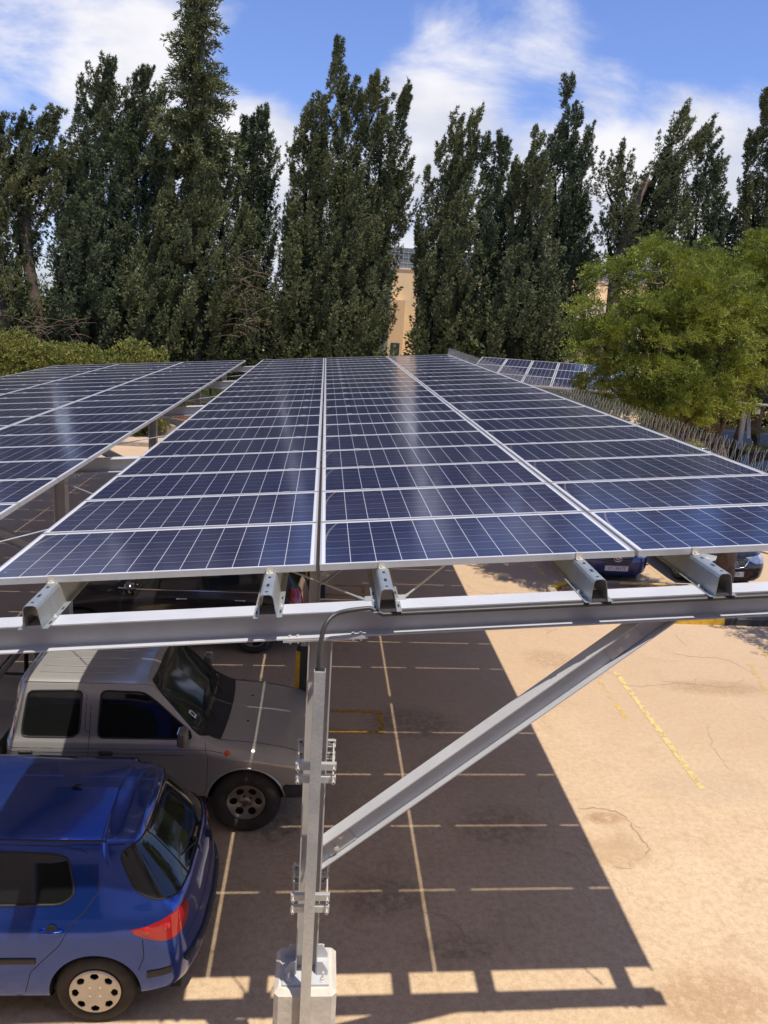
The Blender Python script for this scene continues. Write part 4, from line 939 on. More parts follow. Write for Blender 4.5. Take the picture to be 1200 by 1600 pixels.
def build_suv(text, loc, rz, pm, L=4.55, Wd=.90, H=1.68, group=None, plate=None, emblem=None, rails=True, hood=1.06, belt=1.02, name='parked_car'):
    c = Car(name, text, 'car', loc, rz, group); hl = L/2
    sh = Shell(suv_net(L, Wd, H, hood, belt), 8, 6); fx, rxw = hl-.88, -hl+.90; Rw = .345
    for x in (fx, rxw): sh.cut('arch', 'xz', [(x+.40*cos(a), .34+.40*sin(a)) for a in np.linspace(-.3, pi+.3, 36)]+[(x-.38, -.2), (x+.38, -.2)], lambda q: q[..., 1] > .6*Wd)
    wins = {'rear_side_window': rpoly([(-1.72, belt+.05), (-1.60, H-.20), (-.50, H-.18), (-.50, belt+.03)], .05), 'front_side_window': rpoly([(-.42, belt+.03), (-.42, H-.18), (.05, H-.19), (.32, H-.28), (.72, belt+.03)], .05)}
    for k, p in wins.items(): sh.cut(k, 'xz', p, lambda q: (q[..., 2] > belt-.05) & (q[..., 1] > .45))
    sh.cut('rear_window', 'yz', rpoly([(-.9, belt+.07), (.60*Wd/.9, belt+.07), (.52*Wd/.9, H-.20), (-.9, H-.18)], .05), lambda q: q[..., 0] < -hl+.6)
    sh.cut('windscreen', 'yz', rpoly([(-.9, hood+.05), (.70*Wd/.9, hood+.05), (.60*Wd/.9, H-.18), (.52*Wd/.9, H-.12), (-.9, H-.08)], .04), lambda q: (q[..., 0] > .15) & (q[..., 0] < 1.2) & (q[..., 2] > hood-.02))
    sh.cut('tail_lamp', 'yz', rpoly([(.54*Wd/.9, .80), (.54*Wd/.9, 1.08), (.90, 1.10), (.90, .80)], .03), lambda q: q[..., 0] < -hl+.34)
    sh.cut('headlight', 'az', rpoly([(sh.A[-1, 20]-.98, .66), (sh.A[-1, 20]-1.05, .83), (sh.A[-1, 20]-.45, .78), (sh.A[-1, 20]-.42, .66)], .03), lambda q: (q[..., 0] > hl-.9))
    sh.cut('grille', 'yz', rpoly([(-.9, .52), (.30, .52), (.40, .72), (-.9, .72)], .03), lambda q: q[..., 0] > hl-.35)
    body = c.part('body', sh.region('body'), pm)
    for k in wins: [c.part(k, sh.region(k, (s,), -.003), M_glass) for s in (1, -1)]
    rw = c.part('rear_window', sh.region('rear_window', offset=-.003), M_glass); c.part('windscreen', sh.region('windscreen', offset=-.003), M_glass)
    for s in (1, -1): c.part('tail_lamp', sh.region('tail_lamp', (s,), .008), M_red)
    if (sh.reg == sh.names.index('headlight')).any():
        for s in (1, -1): c.part('headlight', sh.region('headlight', (s,), .004), M_clear)
    gr = c.part('grille', sh.region('grille', offset=-.006), M_plast)
    c.mb('underbody', MB().box(-hl+.25, hl-.25, -.72*Wd/.9, .72*Wd/.9, .24, .62), M_int)
    gl_ = MB(); [gl_.tube([(hl-.02, -.36, z), (hl+.015, 0, z), (hl-.02, .36, z)], .006, 5) for z in (.56, .61, .66)]
    if gr: gl_.build('grille_bar', M_alloy, gr)
    for s in (1, -1):
        j = MB()
        for pts in ([(-.46, H-.14), (-.46, belt), (-.47, .40)], [(-1.45, belt+.02), (-1.35, .80), (-1.10, .42)], [(.78, belt-.02), (.80, .45)], [(-1.10, .40), (.80, .40)]): j.tube(seam(sh, pts, s), .003, 4, cap=False)
        j.build('door_joint', M_black, body)
        MB().tube([(x, s*(sh.side_y(x, belt+.015)+.004), belt+.012) for x in np.linspace(-1.70, .80, 18)], .010, 5).build('window_trim', M_chrome, body, True)
        for hx in (-1.12, -.20):
            hy = sh.side_y(hx, .93); MB().tube([(hx-.09, s*(hy), .93), (hx-.07, s*(hy+.03), .93), (hx+.07, s*(hy+.03), .93), (hx+.09, s*hy, .93)], .013, 6).build('door_handle', M_chrome if pm is M_navy else pm, c.root, True)
        m = MB().lathe([(0, 0), (.07, .02), (.095, .06), (.085, .13), (0, .17)], (.60, s*(.86*Wd/.9), belt+.06), (-.1, s, .1), 12); m.build('wing_mirror', pm, c.root, True)
        for x in (fx, rxw): wheel(c, x, .78*Wd/.9, Rw, .225, .22, 'five', s); arch_liner(c, x, .86*Wd/.9, .40, s)
        if rails:
            rp = [(x, s*.60*Wd/.9, sh.top_z(x, .60*Wd/.9)+(.05 if -1.5 < x < .1 else .0)) for x in (-1.62, -1.5, -1.45, -.9, -.3, .05, .12, .22)]
            MB().tube(rp, .014, 6).build('roof_rail', M_chrome, c.root, True)
    if plate:
        px_ = hl+.018; z = .43
        po = MB().box(px_-.02, px_, -.26, .26, z-.055, z+.055).build('number_plate', M_plate, c.root); text_on(c, plate, .092, (px_+.0005, 0, z), (1, 0, 0), (0, 0, 1), M_black, po)
    ez = .64
    if emblem == 'rings':
        m = MB(); X = hl+.03
        for (a_, b_) in ((.085, .055), (.026, .052)): m.tube([(X, a_*cos(t), ez+b_*sin(t)) for t in np.linspace(0, 2*pi, 25)], .0085, 5, cap=False)
        m.tube([(X, .055*cos(t), ez+.026+.020*sin(t)) for t in np.linspace(0, 2*pi, 19)], .0075, 5, cap=False); m.build('emblem', M_chrome, c.root, True)
    elif emblem == 'vee':
        X = hl+.03; m = MB().tube([(X-.06, -.36, .76), (X-.01, -.24, .60), (X, -.1, .57), (X, .1, .57), (X-.01, .24, .60), (X-.06, .36, .76)], .017, 6); m.build('grille_surround', M_chrome, c.root, True)
        m = MB().tube([(X+.005, .06*cos(t), ez+.035+.06*sin(t)) for t in np.linspace(0, 2*pi, 25)], .009, 5, cap=False); m.box(X-.003, X+.008, -.07, .07, ez+.024, ez+.046); m.build('emblem', M_chrome, c.root, True)
    c.done(); return c
build_hatch()
build_pickup()
build_suv('black estate car with red tail lamps behind the pickup truck, seen under the front beam', (-2.30, 12.95, 0), pi, M_navy, L=4.50, Wd=.90, H=1.62, belt=1.03)
build_suv('dark blue car with oval front emblem, nose up to the planted island', (6.52, 18.15, 0), -pi/2, M_dkblue, L=4.2, Wd=.84, H=1.5, plate='17 - 24172', emblem='rings', rails=False, hood=.98, belt=.96)
build_suv('charcoal crossover with chrome vee grille beside the dark blue car', (9.10, 18.15, 0), -pi/2, M_navy, L=4.4, Wd=.90, H=1.68, plate='22 22530', emblem='vee')
build_suv('black car in shade under the right hand tree behind the bird spikes', (*aty(1150, 705, 26.5)[:2], 0), radians(-160), M_navy, L=4.6, Wd=.92, H=1.70, rails=False)

for k_, (px_, yy_) in enumerate(((1085, 33.5), (1150, 33.0), (1215, 32.5))):
    q_ = aty(px_, 640, yy_)
    build_suv(('dark car under the distant carport, left of the thick tree trunk', 'dark car under the distant carport, straight behind the thick tree trunk', 'dark car under the distant carport at the right edge')[k_], (q_[0], yy_, 0), radians(-105), M_navy, L=4.4, Wd=.9, H=1.6, rails=False, group='cars under the distant carport')
# ---------------------------------------------------------------- ground
def ground_material():
    m = bpy.data.materials.new('dusty_asphalt'); m.use_nodes = True; n = m.node_tree.nodes; l = m.node_tree.links; p = n['Principled BSDF']
    g = n.new('ShaderNodeNewGeometry'); P = g.outputs['Position']
    def noise(sc, det=5, ro=.6, dist=0):
        z = n.new('ShaderNodeTexNoise'); z.inputs['Scale'].default_value = sc; z.inputs['Detail'].default_value = det; z.inputs['Roughness'].default_value = ro; z.inputs['Distortion'].default_value = dist; l.new(P, z.inputs['Vector']); return z.outputs['Fac']
    def mr(a, x0, x1, y0=0, y1=1):
        r = n.new('ShaderNodeMapRange'); l.new(a, r.inputs[0]); r.inputs[1].default_value = x0; r.inputs[2].default_value = x1; r.inputs[3].default_value = y0; r.inputs[4].default_value = y1; return r.outputs[0]
    def mix(f, a, b, t='MIX'):
        x = n.new('ShaderNodeMix'); x.data_type = 'RGBA'; x.blend_type = t
        for s_, w in ((0, f), (6, a), (7, b)):
            if isinstance(w, tuple): x.inputs[s_].default_value = (*w, 1)
            elif isinstance(w, (int, float)): x.inputs[s_].default_value = w
            else: l.new(w, x.inputs[s_])
        return x.outputs[2]
    c = mix(mr(noise(.35, 6, .6, .4), .38, .62), (.55, .405, .25), (.62, .475, .31))
    c = mix(mr(noise(1.7, 7, .7, .8), .48, .72, 0, .55), c, (.46, .30, .17))       # worn reddish patches
    c = mix(mr(noise(.16, 4, .5), .45, .65, 0, .35), c, (.60, .49, .35))
    c = mix(mr(noise(38, 3, .75), .30, .70, .0, .30), c, (.72, .59, .43))          # exposed chippings
    c = mix(mr(noise(95, 2, .8), .52, .70, 0, .50), c, (.19, .13, .08))
    c = mix(mr(noise(14, 5, .75), .42, .62, 0, .38), c, (.33, .215, .12))
    c = mix(mr(noise(.8, 8, .75, 1.5), .55, .66, 0, .35), c, (.30, .205, .13))
    v = n.new('ShaderNodeTexVoronoi'); v.inputs['Scale'].default_value = 4.2; l.new(P, v.inputs['Vector'])   # dropped pebbles and oil specks
    c = mix(mr(v.outputs['Distance'], .018, .034, .75, 0), c, (.10, .075, .055))
    sy_ = n.new('ShaderNodeSeparateXYZ'); l.new(P, sy_.inputs[0]); fy_ = n.new('ShaderNodeMath'); fy_.operation = 'MULTIPLY_ADD'; l.new(noise(.5, 3), fy_.inputs[0]); fy_.inputs[1].default_value = 6.0; l.new(sy_.outputs[1], fy_.inputs[2])
    c = mix(mr(fy_.outputs[0], 9.5, 14.0, 0, .62), c, (.44, .315, .21))
    # cracks
    w = n.new('ShaderNodeVectorMath'); w.operation = 'MULTIPLY_ADD'; zc_ = n.new('ShaderNodeTexNoise'); zc_.inputs['Scale'].default_value = 1.3; zc_.inputs['Detail'].default_value = 7; l.new(P, zc_.inputs['Vector'])
    l.new(zc_.outputs['Color'], w.inputs[0]); w.inputs[1].default_value = (.9, .9, .9); l.new(P, w.inputs[2])
    vc = n.new('ShaderNodeTexVoronoi'); vc.feature = 'DISTANCE_TO_EDGE'; vc.inputs['Scale'].default_value = .23; l.new(w.outputs[0], vc.inputs['Vector'])
    cm = mr(vc.outputs['Distance'], .0004, .0026, .45, 0); q = n.new('ShaderNodeMath'); q.operation = 'MULTIPLY'; l.new(cm, q.inputs[0]); l.new(mr(noise(.55, 4), .48, .60), q.inputs[1])
    c = mix(q.outputs[0], c, (.15, .105, .07))
    l.new(c, p.inputs['Base Color']); p.inputs['Roughness'].default_value = .93; p.inputs['Specular IOR Level'].default_value = .25
    b = n.new('ShaderNodeBump'); b.inputs['Strength'].default_value = .55; b.inputs['Distance'].default_value = .006; l.new(noise(120, 3, .8), b.inputs['Height'])
    b2 = n.new('ShaderNodeBump'); b2.inputs['Strength'].default_value = .5; b2.inputs['Distance'].default_value = .02; l.new(noise(3, 6, .7), b2.inputs['Height']); l.new(b.outputs[0], b2.inputs['Normal']); l.new(b2.outputs[0], p.inputs['Normal'])
    return m
g = MB(); g.add([(-400, -60, 0), (400, -60, 0), (400, 900, 0), (-400, 900, 0)], [(0, 1, 2, 3)])
label(g.build('ground', ground_material()), kind='structure')
M_soil = mat('red_soil', (.30, .15, .085), .95, noise=.3, nscale=6, bump=.8, bscale=18)
M_fade = mat('worn_yellow_line', (.60, .40, .07), .85, noise=.2, nscale=30)
def worn(name, col, thr):
    m = mat(name, col, .85, noise=.15, nscale=30); n = m.node_tree.nodes; l = m.node_tree.links; p = n['Principled BSDF']
    z = n.new('ShaderNodeTexNoise'); z.inputs['Scale'].default_value = 9; z.inputs['Detail'].default_value = 8; z.inputs['Roughness'].default_value = .75; g = n.new('ShaderNodeNewGeometry'); l.new(g.outputs['Position'], z.inputs['Vector'])
    r = n.new('ShaderNodeMapRange'); r.inputs[1].default_value = thr-.07; r.inputs[2].default_value = thr+.10; l.new(z.outputs['Fac'], r.inputs[0]); l.new(r.outputs[0], p.inputs['Alpha']); return m
M_l1 = worn('worn_yellow_line_a', (.60, .46, .20), .42); M_l2 = worn('worn_yellow_line_b', (.66, .46, .12), .54); M_l3 = worn('bay_box_paint', (.50, .29, .05), .42)
def line(pts, w, m, z=.004):
    b = MB()
    for a, c in zip(pts[:-1], pts[1:]):
        a = np.array(a, float); c = np.array(c, float); d = (c-a)/np.linalg.norm(c-a); nn = np.array([-d[1], d[0]])*w/2
        b.add([(*(a-nn), z), (*(c-nn), z), (*(c+nn), z), (*(a+nn), z)], [(0, 1, 2, 3)])
    return label(b.build('road_marking', m), kind='structure')
line([(5.0, 11.75), (4.92, 8.42)], .085, M_l1); line([(4.60, 11.6), (4.60, 10.1)], .085, M_l2)
line([(8.1, 12.9), (7.9, 10.6)], .12, M_l2); line([(7.55, 12.2), (7.3, 11.2)], .10, M_l2)
for y in FR[1:4]:
    x0, x1, y0, y1, w = -.95, .94, y-.02, y+.63, .085
    b = MB()
    for q in ((x0, x1+w, y1-w, y1), (x0, x1+w, y0, y0+w), (x1, x1+w, y0+w, y1-w), (x0-w, x0, y0, y1)): b.add([(q[0], q[2], .004), (q[1], q[2], .004), (q[1], q[3], .004), (q[0], q[3], .004)], [(0, 1, 2, 3)])
    label(b.build('road_marking', M_l3), kind='structure')
line([(5.12, 16.5), (5.2, 21.0)], .10, M_l1); line([(7.95, 16.5), (8.0, 21.0)], .10, M_l2)
# scraped potholes with broken rims
M_scar = mat('bare_patch', (.33, .225, .14), .95, noise=.25, nscale=9, bump=.8, bscale=30)
def scar(cx_, cy_, rx, ry, seed, zz=.003):
    r = random.Random(seed); n = 40; v = [(cx_, cy_, zz)]; ph = [r.uniform(0, 6.28) for _ in range(4)]
    for k in range(n):
        a = 2*pi*k/n; q = 1+.22*sin(2*a+ph[0])+.14*sin(5*a+ph[1])+.08*sin(11*a+ph[2])+r.uniform(-.05, .05); v.append((cx_+rx*q*cos(a), cy_+ry*q*sin(a), zz))
    return MB().add(v, [(0, 1+k, 1+(k+1) % n) for k in range(n)])
# planted island with painted kerbs
isl = [(4.95, 14.05), (4.95, 15.45), (5.55, 15.95), (13.5, 15.95), (13.5, 14.05)]
m = MB(); nx_, ny_ = 60, 16; vs = []; rnd = random.Random(8)
for i in range(nx_+1):
    for j in range(ny_+1):
        x = 5.05+(13.4-5.05)*i/nx_; y = 14.15+(15.85-14.15)*j/ny_
        if x < 5.6: y = min(y, 15.36+(x-5.0)*.83)
        e = min(i, nx_-i, j, ny_-j); vs.append((x, y, .10+(0 if e == 0 else rnd.uniform(0, .07))))
m.add(vs, [(i*(ny_+1)+j, (i+1)*(ny_+1)+j, (i+1)*(ny_+1)+j+1, i*(ny_+1)+j+1) for i in range(nx_) for j in range(ny_)])
label(m.build('island_soil', M_soil, smooth=True), kind='structure')
def kerb_run(a, b, mats, seg, start=0, h=.15, w=.15):
    a = np.array(a, float); b = np.array(b, float); Ln = np.linalg.norm(b-a); d = (b-a)/Ln; n = np.array([-d[1], d[0]]); k = 0; t = 0
    parts = {}
    while t < Ln-1e-6:
        t1 = min(Ln, t+seg); mm = mats[(k+start) % len(mats)]; q = parts.setdefault(mm.name, (MB(), mm))[0]
        sec = [(-w/2, -.05), (w/2, -.05), (w/2, h), (-w/2+.02, h), (-w/2, h-.02)]
        p0 = np.array([*(a+d*t), 0]); p1 = np.array([*(a+d*(t1-.006)), 0])
        q.prism(sec, p0, p1, np.array([*n, 0.]), np.array([0, 0, 1.])); t = t1; k += 1
    for q, mm in parts.values(): label(q.build('kerb', mm), kind='structure')
kerb_run((4.85, 14.05), (13.5, 14.05), [M_yel, M_blk], 1.05, 0)
kerb_run((4.93, 15.50), (4.93, 14.14), [M_kerb], .5)
kerb_run((13.5, 15.98), (5.62, 15.98), [M_kerb], .8)
kerb_run((5.56, 16.0), (4.93, 15.50), [M_yel], 2)
M_pipe = mat('weathered_yellow_pipe', (.52, .36, .10), .6, noise=.2)
pp = MB().tube([(6.5, 15.72, .20), (8.05, 15.74, .20)], .03, 8); po = pp.build('barrier_pipe', M_pipe); label(po, 'weathered yellow pipe lying along the far kerb of the soil island', 'pipe')
vine = MB()
for k in range(10):
    x0 = 6.9+.1*k; P = [(x0, 15.6, .12)]
    for q in range(6): P.append((P[-1][0]+random.Random(k*9+q).uniform(-.12, .14), P[-1][1]+random.Random(k*7+q).uniform(-.06, .05), .15+.10*sin(q*.6)+random.Random(q+k).uniform(0, .05)))
    vine.tube(P, .005, 4)
label(vine.build('dry_bush', mat('dry_twig', (.30, .22, .15), .9)), 'dry leafless twigs on the soil island in front of the dark blue car', 'bush')

# ---------------------------------------------------------------- vegetation
def leaf_mat(name, c1, c2, rough=.62, sc=.9, trans=0.0):
    m = bpy.data.materials.new(name); m.use_nodes = True; n = m.node_tree.nodes; l = m.node_tree.links; p = n['Principled BSDF']
    t = n.new('ShaderNodeTexCoord'); z = n.new('ShaderNodeTexNoise'); z.inputs['Scale'].default_value = sc; z.inputs['Detail'].default_value = 6; z.inputs['Roughness'].default_value = .65; l.new(t.outputs['Object'], z.inputs['Vector'])
    g = n.new('ShaderNodeNewGeometry'); a = n.new('ShaderNodeMath'); a.operation = 'MULTIPLY_ADD'; l.new(g.outputs['Random Per Island'], a.inputs[0]); a.inputs[1].default_value = .35; l.new(z.outputs['Fac'], a.inputs[2])
    r = n.new('ShaderNodeMapRange'); r.inputs[1].default_value = .45; r.inputs[2].default_value = .90; l.new(a.outputs[0], r.inputs[0])
    x = n.new('ShaderNodeMix'); x.data_type = 'RGBA'; l.new(r.outputs[0], x.inputs['Factor']); x.inputs[6].default_value = (*c1, 1); x.inputs[7].default_value = (*c2, 1); l.new(x.outputs[2], p.inputs['Base Color'])
    p.inputs['Roughness'].default_value = rough; p.inputs['Specular IOR Level'].default_value = .3
    if trans:
        tr = n.new('ShaderNodeBsdfTranslucent'); l.new(x.outputs[2], tr.inputs[0]); ms = n.new('ShaderNodeMixShader'); ms.inputs[0].default_value = trans
        l.new(p.outputs[0], ms.inputs[1]); l.new(tr.outputs[0], ms.inputs[2]); l.new(ms.outputs[0], n['Material Output'].inputs[0])
    return m
M_cyp = leaf_mat('cypress_foliage', (.046, .070, .030), (.205, .215, .085), sc=.6)
M_cyp2 = leaf_mat('cypress_foliage_blue', (.042, .070, .036), (.165, .190, .085), sc=.7)
M_cypdark = mat('cypress_shade_core', (.016, .020, .011), 1.0, spec=.05)  # near-black: shade inside the crowns put into the colour
M_feath = leaf_mat('feathery_foliage', (.075, .125, .020), (.36, .38, .06), sc=1.0, trans=.25)
M_hedge = leaf_mat('hedge_foliage', (.12, .145, .03), (.30, .295, .07), sc=2.2, trans=.15)
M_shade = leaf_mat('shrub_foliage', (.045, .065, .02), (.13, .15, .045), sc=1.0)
M_bark = mat('bark', (.12, .085, .06), .95, noise=.3, nscale=6, bump=.8, bscale=14)
M_dead = mat('dead_twigs', (.15, .105, .075), .95, noise=.25, nscale=5)
rng = np.random.default_rng(12)
def norm(a): return a/(np.linalg.norm(a, axis=-1, keepdims=True)+1e-9)
def tufts(C, D, L_, nb=7, spread=.55, width=.16, flat=None):
    """blades fanned round direction D at centres C with length L_; returns verts, tris"""
    n = len(C); R = rng.normal(size=(n, nb, 3)); d = norm(D[:, None, :]+R*spread)
    ln = L_[:, None]*rng.uniform(.55, 1.1, (n, nb)); perp = norm(np.cross(d, rng.normal(size=(n, nb, 3))))
    o = C[:, None, :]+R*L_[:, None, None]*.18
    w = (ln*width)[..., None]
    a = o-perp*w*.5; b = o+perp*w*.5; c = o+d*ln[..., None]; m1 = o+d*ln[..., None]*.45+perp*w; m2 = o+d*ln[..., None]*.45-perp*w
    V = np.stack([m2, o, m1, c], 2).reshape(-1, 3); k = np.arange(n*nb)*4
    F = np.stack([k, k+1, k+2, k+3], 1)
    return V, F
def plume_pts(A, B, R, n, bend=None, prof=None, jit=.25):
    """points on a flame-shaped spire from A to B of largest radius R"""
    A = np.array(A, float); B = np.array(B, float); ax = B-A; Ln = np.linalg.norm(ax)
    t = rng.uniform(0, 1, n*3); f = prof or (lambda t: np.clip((t+.05)/.22, 0, 1)**.6*np.clip((1.02-t)/.62, 0, 1)**.75)
    keep = rng.uniform(0, 1, n*3) < f(t)+.12; t = t[keep][:n]; n = len(t)
    th = rng.uniform(0, 2*pi, n); e = norm(ax[None])[0]; u = norm(np.cross(e, [0.3, 1, 0])[None])[0]; v = np.cross(e, u)
    lob = 1+.20*np.sin(3*th+t*9+A[0]*3)+.13*np.sin(5*th-t*17+A[0])+.12*np.sin(t*Ln*2.6+th*2)
    rr = R*f(t)*lob*(1-jit*rng.uniform(0, 1, n)**1.6)
    c = A+ax*t[:, None]
    if bend is not None: c = c+np.array(bend)*(np.sin(pi*t)[:, None])
    rad = np.cos(th)[:, None]*u+np.sin(th)[:, None]*v
    return c+rad*rr[:, None], norm(rad*.62+e*1.0)
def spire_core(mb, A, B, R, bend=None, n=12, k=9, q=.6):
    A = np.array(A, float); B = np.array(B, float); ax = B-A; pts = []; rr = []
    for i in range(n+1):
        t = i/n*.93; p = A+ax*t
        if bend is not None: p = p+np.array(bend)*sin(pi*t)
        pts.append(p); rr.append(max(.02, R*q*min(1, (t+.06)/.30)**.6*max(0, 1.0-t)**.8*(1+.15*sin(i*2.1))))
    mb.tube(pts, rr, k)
def cypress(Y, spires, text, mt, trunk=None, seed=0, dens=1.6, tl=.13, extra=None):
    """spires: (tip px, tip py, foot px, foot py, radius in m[, depth shift]); each is a bundle of upswept sprays"""
    global rng
    rng = np.random.default_rng(seed+100)
    foot = aty(spires[0][2], 560, Y); base = (foot[0], Y, 0)
    r = empty('cypress_tree', base, 0, text, 'tree', 'row of tall cypress trees'); V = []; F = []; off = 0; core = MB()
    for sp_ in spires:
        tx, ty, fx, fy, R = sp_[:5]; dy_ = sp_[5] if len(sp_) > 5 else 0
        A = aty(fx, fy, Y+dy_); B = aty(tx, ty, Y+dy_); Ln = np.linalg.norm(B-A); R = R*.82
        A[2] = max(A[2], .2); ax = (B-A)/Ln
        u = norm(np.cross(ax, [0.3, 1, 0])[None])[0]; w = np.cross(ax, u)
        n = int(dens*(5.2*R+1.6)*Ln*.92); t = rng.uniform(0, .955, n); th = rng.uniform(0, 2*pi, n)
        prof = np.clip((t+.06)/.22, 0, 1)**.6*np.clip((1.02-t)/.80, 0, 1)**.85
        lob = 1+.26*np.sin(2*th+t*Ln*.55+seed)+.20*np.sin(3*th-t*Ln*1.0+seed*2)+.12*np.sin(th+t*Ln*2.3)
        q = 1-.55*rng.uniform(0, 1, n)**1.8
        rad = np.cos(th)[:, None]*u+np.sin(th)[:, None]*w
        c0 = A+ax*(t*Ln)[:, None]+rad*(R*prof*lob*q)[:, None]
        # length, thickness and lean of each spray
        h = rng.uniform(.7, 2.0, n)*(1-.68*t)+.10; out = rng.uniform(.05, .50, n)*(1-.3*t)
        wild = rng.uniform(0, 1, n) < .07; out[wild] += .45; h[wild] *= 1.25
        D = norm(ax+rad*out[:, None]+np.array([.24, 0, 0])+rng.normal(0, .10, (n, 3)))
        rr = rng.uniform(.13, .27, n)*(1-.35*t)
        nt_ = 56; s_ = rng.uniform(-.15, 1, (n, nt_)); pf = np.clip((s_+.35)/.45, 0, 1)*np.clip(1.08-s_, 0, 1)**.55
        off3 = norm(rng.normal(size=(n, nt_, 3)))
        C = c0[:, None]+D[:, None]*(s_*h[:, None])[..., None]+off3*(rr[:, None]*pf)[..., None]+np.array([0, 0, 1])*((s_*s_)*h[:, None]*.08)[..., None]
        T = norm(D[:, None]+off3*.9)
        C = C.reshape(-1, 3); T = T.reshape(-1, 3); nb = 7
        dd = norm(T[:, None]+rng.normal(size=(len(C), nb, 3))*.45); ln = tl*rng.uniform(.45, 1.15, (len(C), nb)); pp_ = norm(np.cross(dd, rng.normal(size=dd.shape)))*(ln*.17)[..., None]
        o = C[:, None]+rng.normal(size=dd.shape)*tl*.16
        v = np.stack([o-pp_, o+pp_, o+dd*ln[..., None]], 2).reshape(-1, 3); k = np.arange(len(C)*nb)*3; f = np.stack([k, k+1, k+2], 1)
        V.append(v); F.append(f+off); off += len(v)
        spire_core(core, A, A+(B-A)*.74, R, q=.34)  # dark core added inside the spire to block light coming through
    if extra:
        v, f = extra(Y); V.append(v); F.append(f+off); off += len(v)
    np_mesh('crown', np.concatenate(V), np.concatenate(F), mt, r)
    core.build('shade_core', M_cypdark, r)
    tb = MB(); tp = trunk or [(foot[0], 0), (foot[0]+.1, 3.5), (foot[0]+.15, 7)]
    tb.tube([(x, Y+.1*sin(z), z) for x, z in tp], [.34*(1-.6*i/len(tp)) for i in range(len(tp))], 9); tb.build('trunk', M_bark, r, True)
    return r
YT = 38.0
# leftmost, crown leaning right over a bare trunk
cypress(YT-1, [(78, 178, 20, 330, 1.15), (40, 186, -10, 350, 1.2), (-10, 190, -30, 380, 1.5), (92, 235, 35, 320, .8), (60, 255, 25, 380, 1.3, 1), (-50, 200, -60, 560, 1.6), (40, 330, 25, 450, .9), (90, 300, 60, 350, .35), (-30, 330, -10, 560, 1.3, -1)], 'cypress at the left edge with bushy crown leaning right above a bare brown trunk', M_cyp, trunk=[(aty(62, 560, YT-1)[0], 0), (aty(56, 480, YT-1)[0], aty(56, 480, YT-1)[2]), (aty(42, 400, YT-1)[0], aty(42, 400, YT-1)[2]), (aty(40, 330, YT-1)[0], aty(40, 330, YT-1)[2])], seed=1)
cypress(YT-2, [(2, 325, 0, 560, .9), (35, 455, 30, 550, .6), (-25, 360, -25, 560, .9)], 'short dark cypress at the left edge under the leaning one', M_cyp, seed=2)
cypress(YT, [(166, 92, 150, 560, 1.35), (150, 105, 135, 520, 1.2), (127, 118, 122, 560, 1.15), (180, 188, 172, 520, .7), (98, 214, 104, 560, .75), (112, 300, 95, 560, 1.0, -1), (172, 100, 168, 250, .45), (140, 330, 130, 570, 1.4, -1.2)], 'broad many tipped cypress second from the left, beside the sky gap', M_cyp2, seed=3)
cypress(YT+1, [(228, 97, 222, 560, 1.15), (201, 142, 200, 560, .9), (242, 122, 240, 560, .85), (188, 190, 190, 400, .5), (215, 110, 212, 300, .6), (250, 210, 250, 560, .9)], 'slender cypress with two close tips just left of the tallest tree', M_cyp2, seed=4)
def cedar_top(Y):
    """open tiers of short drooping sprays round a straight leader"""
    V = []; F = []; off = 0
    for k in range(230):
        py = -55+330*(k/230)**.9; half = (8+58*((py+55)/330)**.75)*rng.uniform(.45, 1.12); th = rng.uniform(0, 2*pi); c = aty(311-.02*py, py, Y); rr = half/FPX*Y*1.03
        tip = c+np.array([cos(th)*rr, sin(th)*rr, .10+rng.uniform(-.25, .35)]); n = max(6, int(rr*17)); t = np.linspace(.1, 1, n)[:, None]
        C = c+(tip-c)*t; C[:, 2] += (.18*np.sin(pi*t[:, 0])-.15); C += rng.normal(0, .07, C.shape); D = norm((tip-c)[None]+np.array([0, 0, .25])+rng.normal(0, .3, C.shape)); v, f = tufts(C, D, .26*rng.uniform(.6, 1.1, n), 9, .7, .13); f = np.concatenate([f[:, :3], f[:, [0, 2, 3]]]); V.append(v); F.append(f+off); off += len(v)
    return np.concatenate(V), np.concatenate(F)
cypress(YT, [(312, 200, 312, 560, 2.0), (275, 225, 265, 560, 1.6), (345, 215, 350, 560, 1.5), (300, -50, 306, 300, .30), (262, 300, 245, 560, 1.7, -1), (380, 330, 370, 560, 1.3, -.5), (318, 260, 310, 580, 2.1, -1.5), (240, 430, 230, 575, 1.0, -2), (410, 470, 400, 560, .8, -1.5)], 'tallest tree of the row, open tiered top above a broad dark body', M_cyp, seed=5, trunk=[(aty(310, 560, YT)[0], 0), (aty(310, 300, YT)[0], 12), (aty(312, -30, YT)[0], 18.2)], extra=cedar_top)
cypress(YT+1.5, [(408, 168, 398, 560, .85), (395, 180, 388, 560, .8), (381, 176, 378, 560, .65), (418, 195, 410, 400, .5), (372, 215, 372, 400, .45)], 'narrow cypress with three tips right of the tallest tree', M_cyp2, seed=6)
cypress(YT-.5, [(529, 62, 478, 480, .72), (478, 148, 478, 560, 1.0), (458, 215, 462, 560, .8), (500, 150, 500, 560, 1.2), (452, 320, 456, 565, .8), (452, 390, 470, 575, 1.1, -1)], 'cypress with a long thin tip leaning right, left half of the broad middle clump', M_cyp, seed=7)
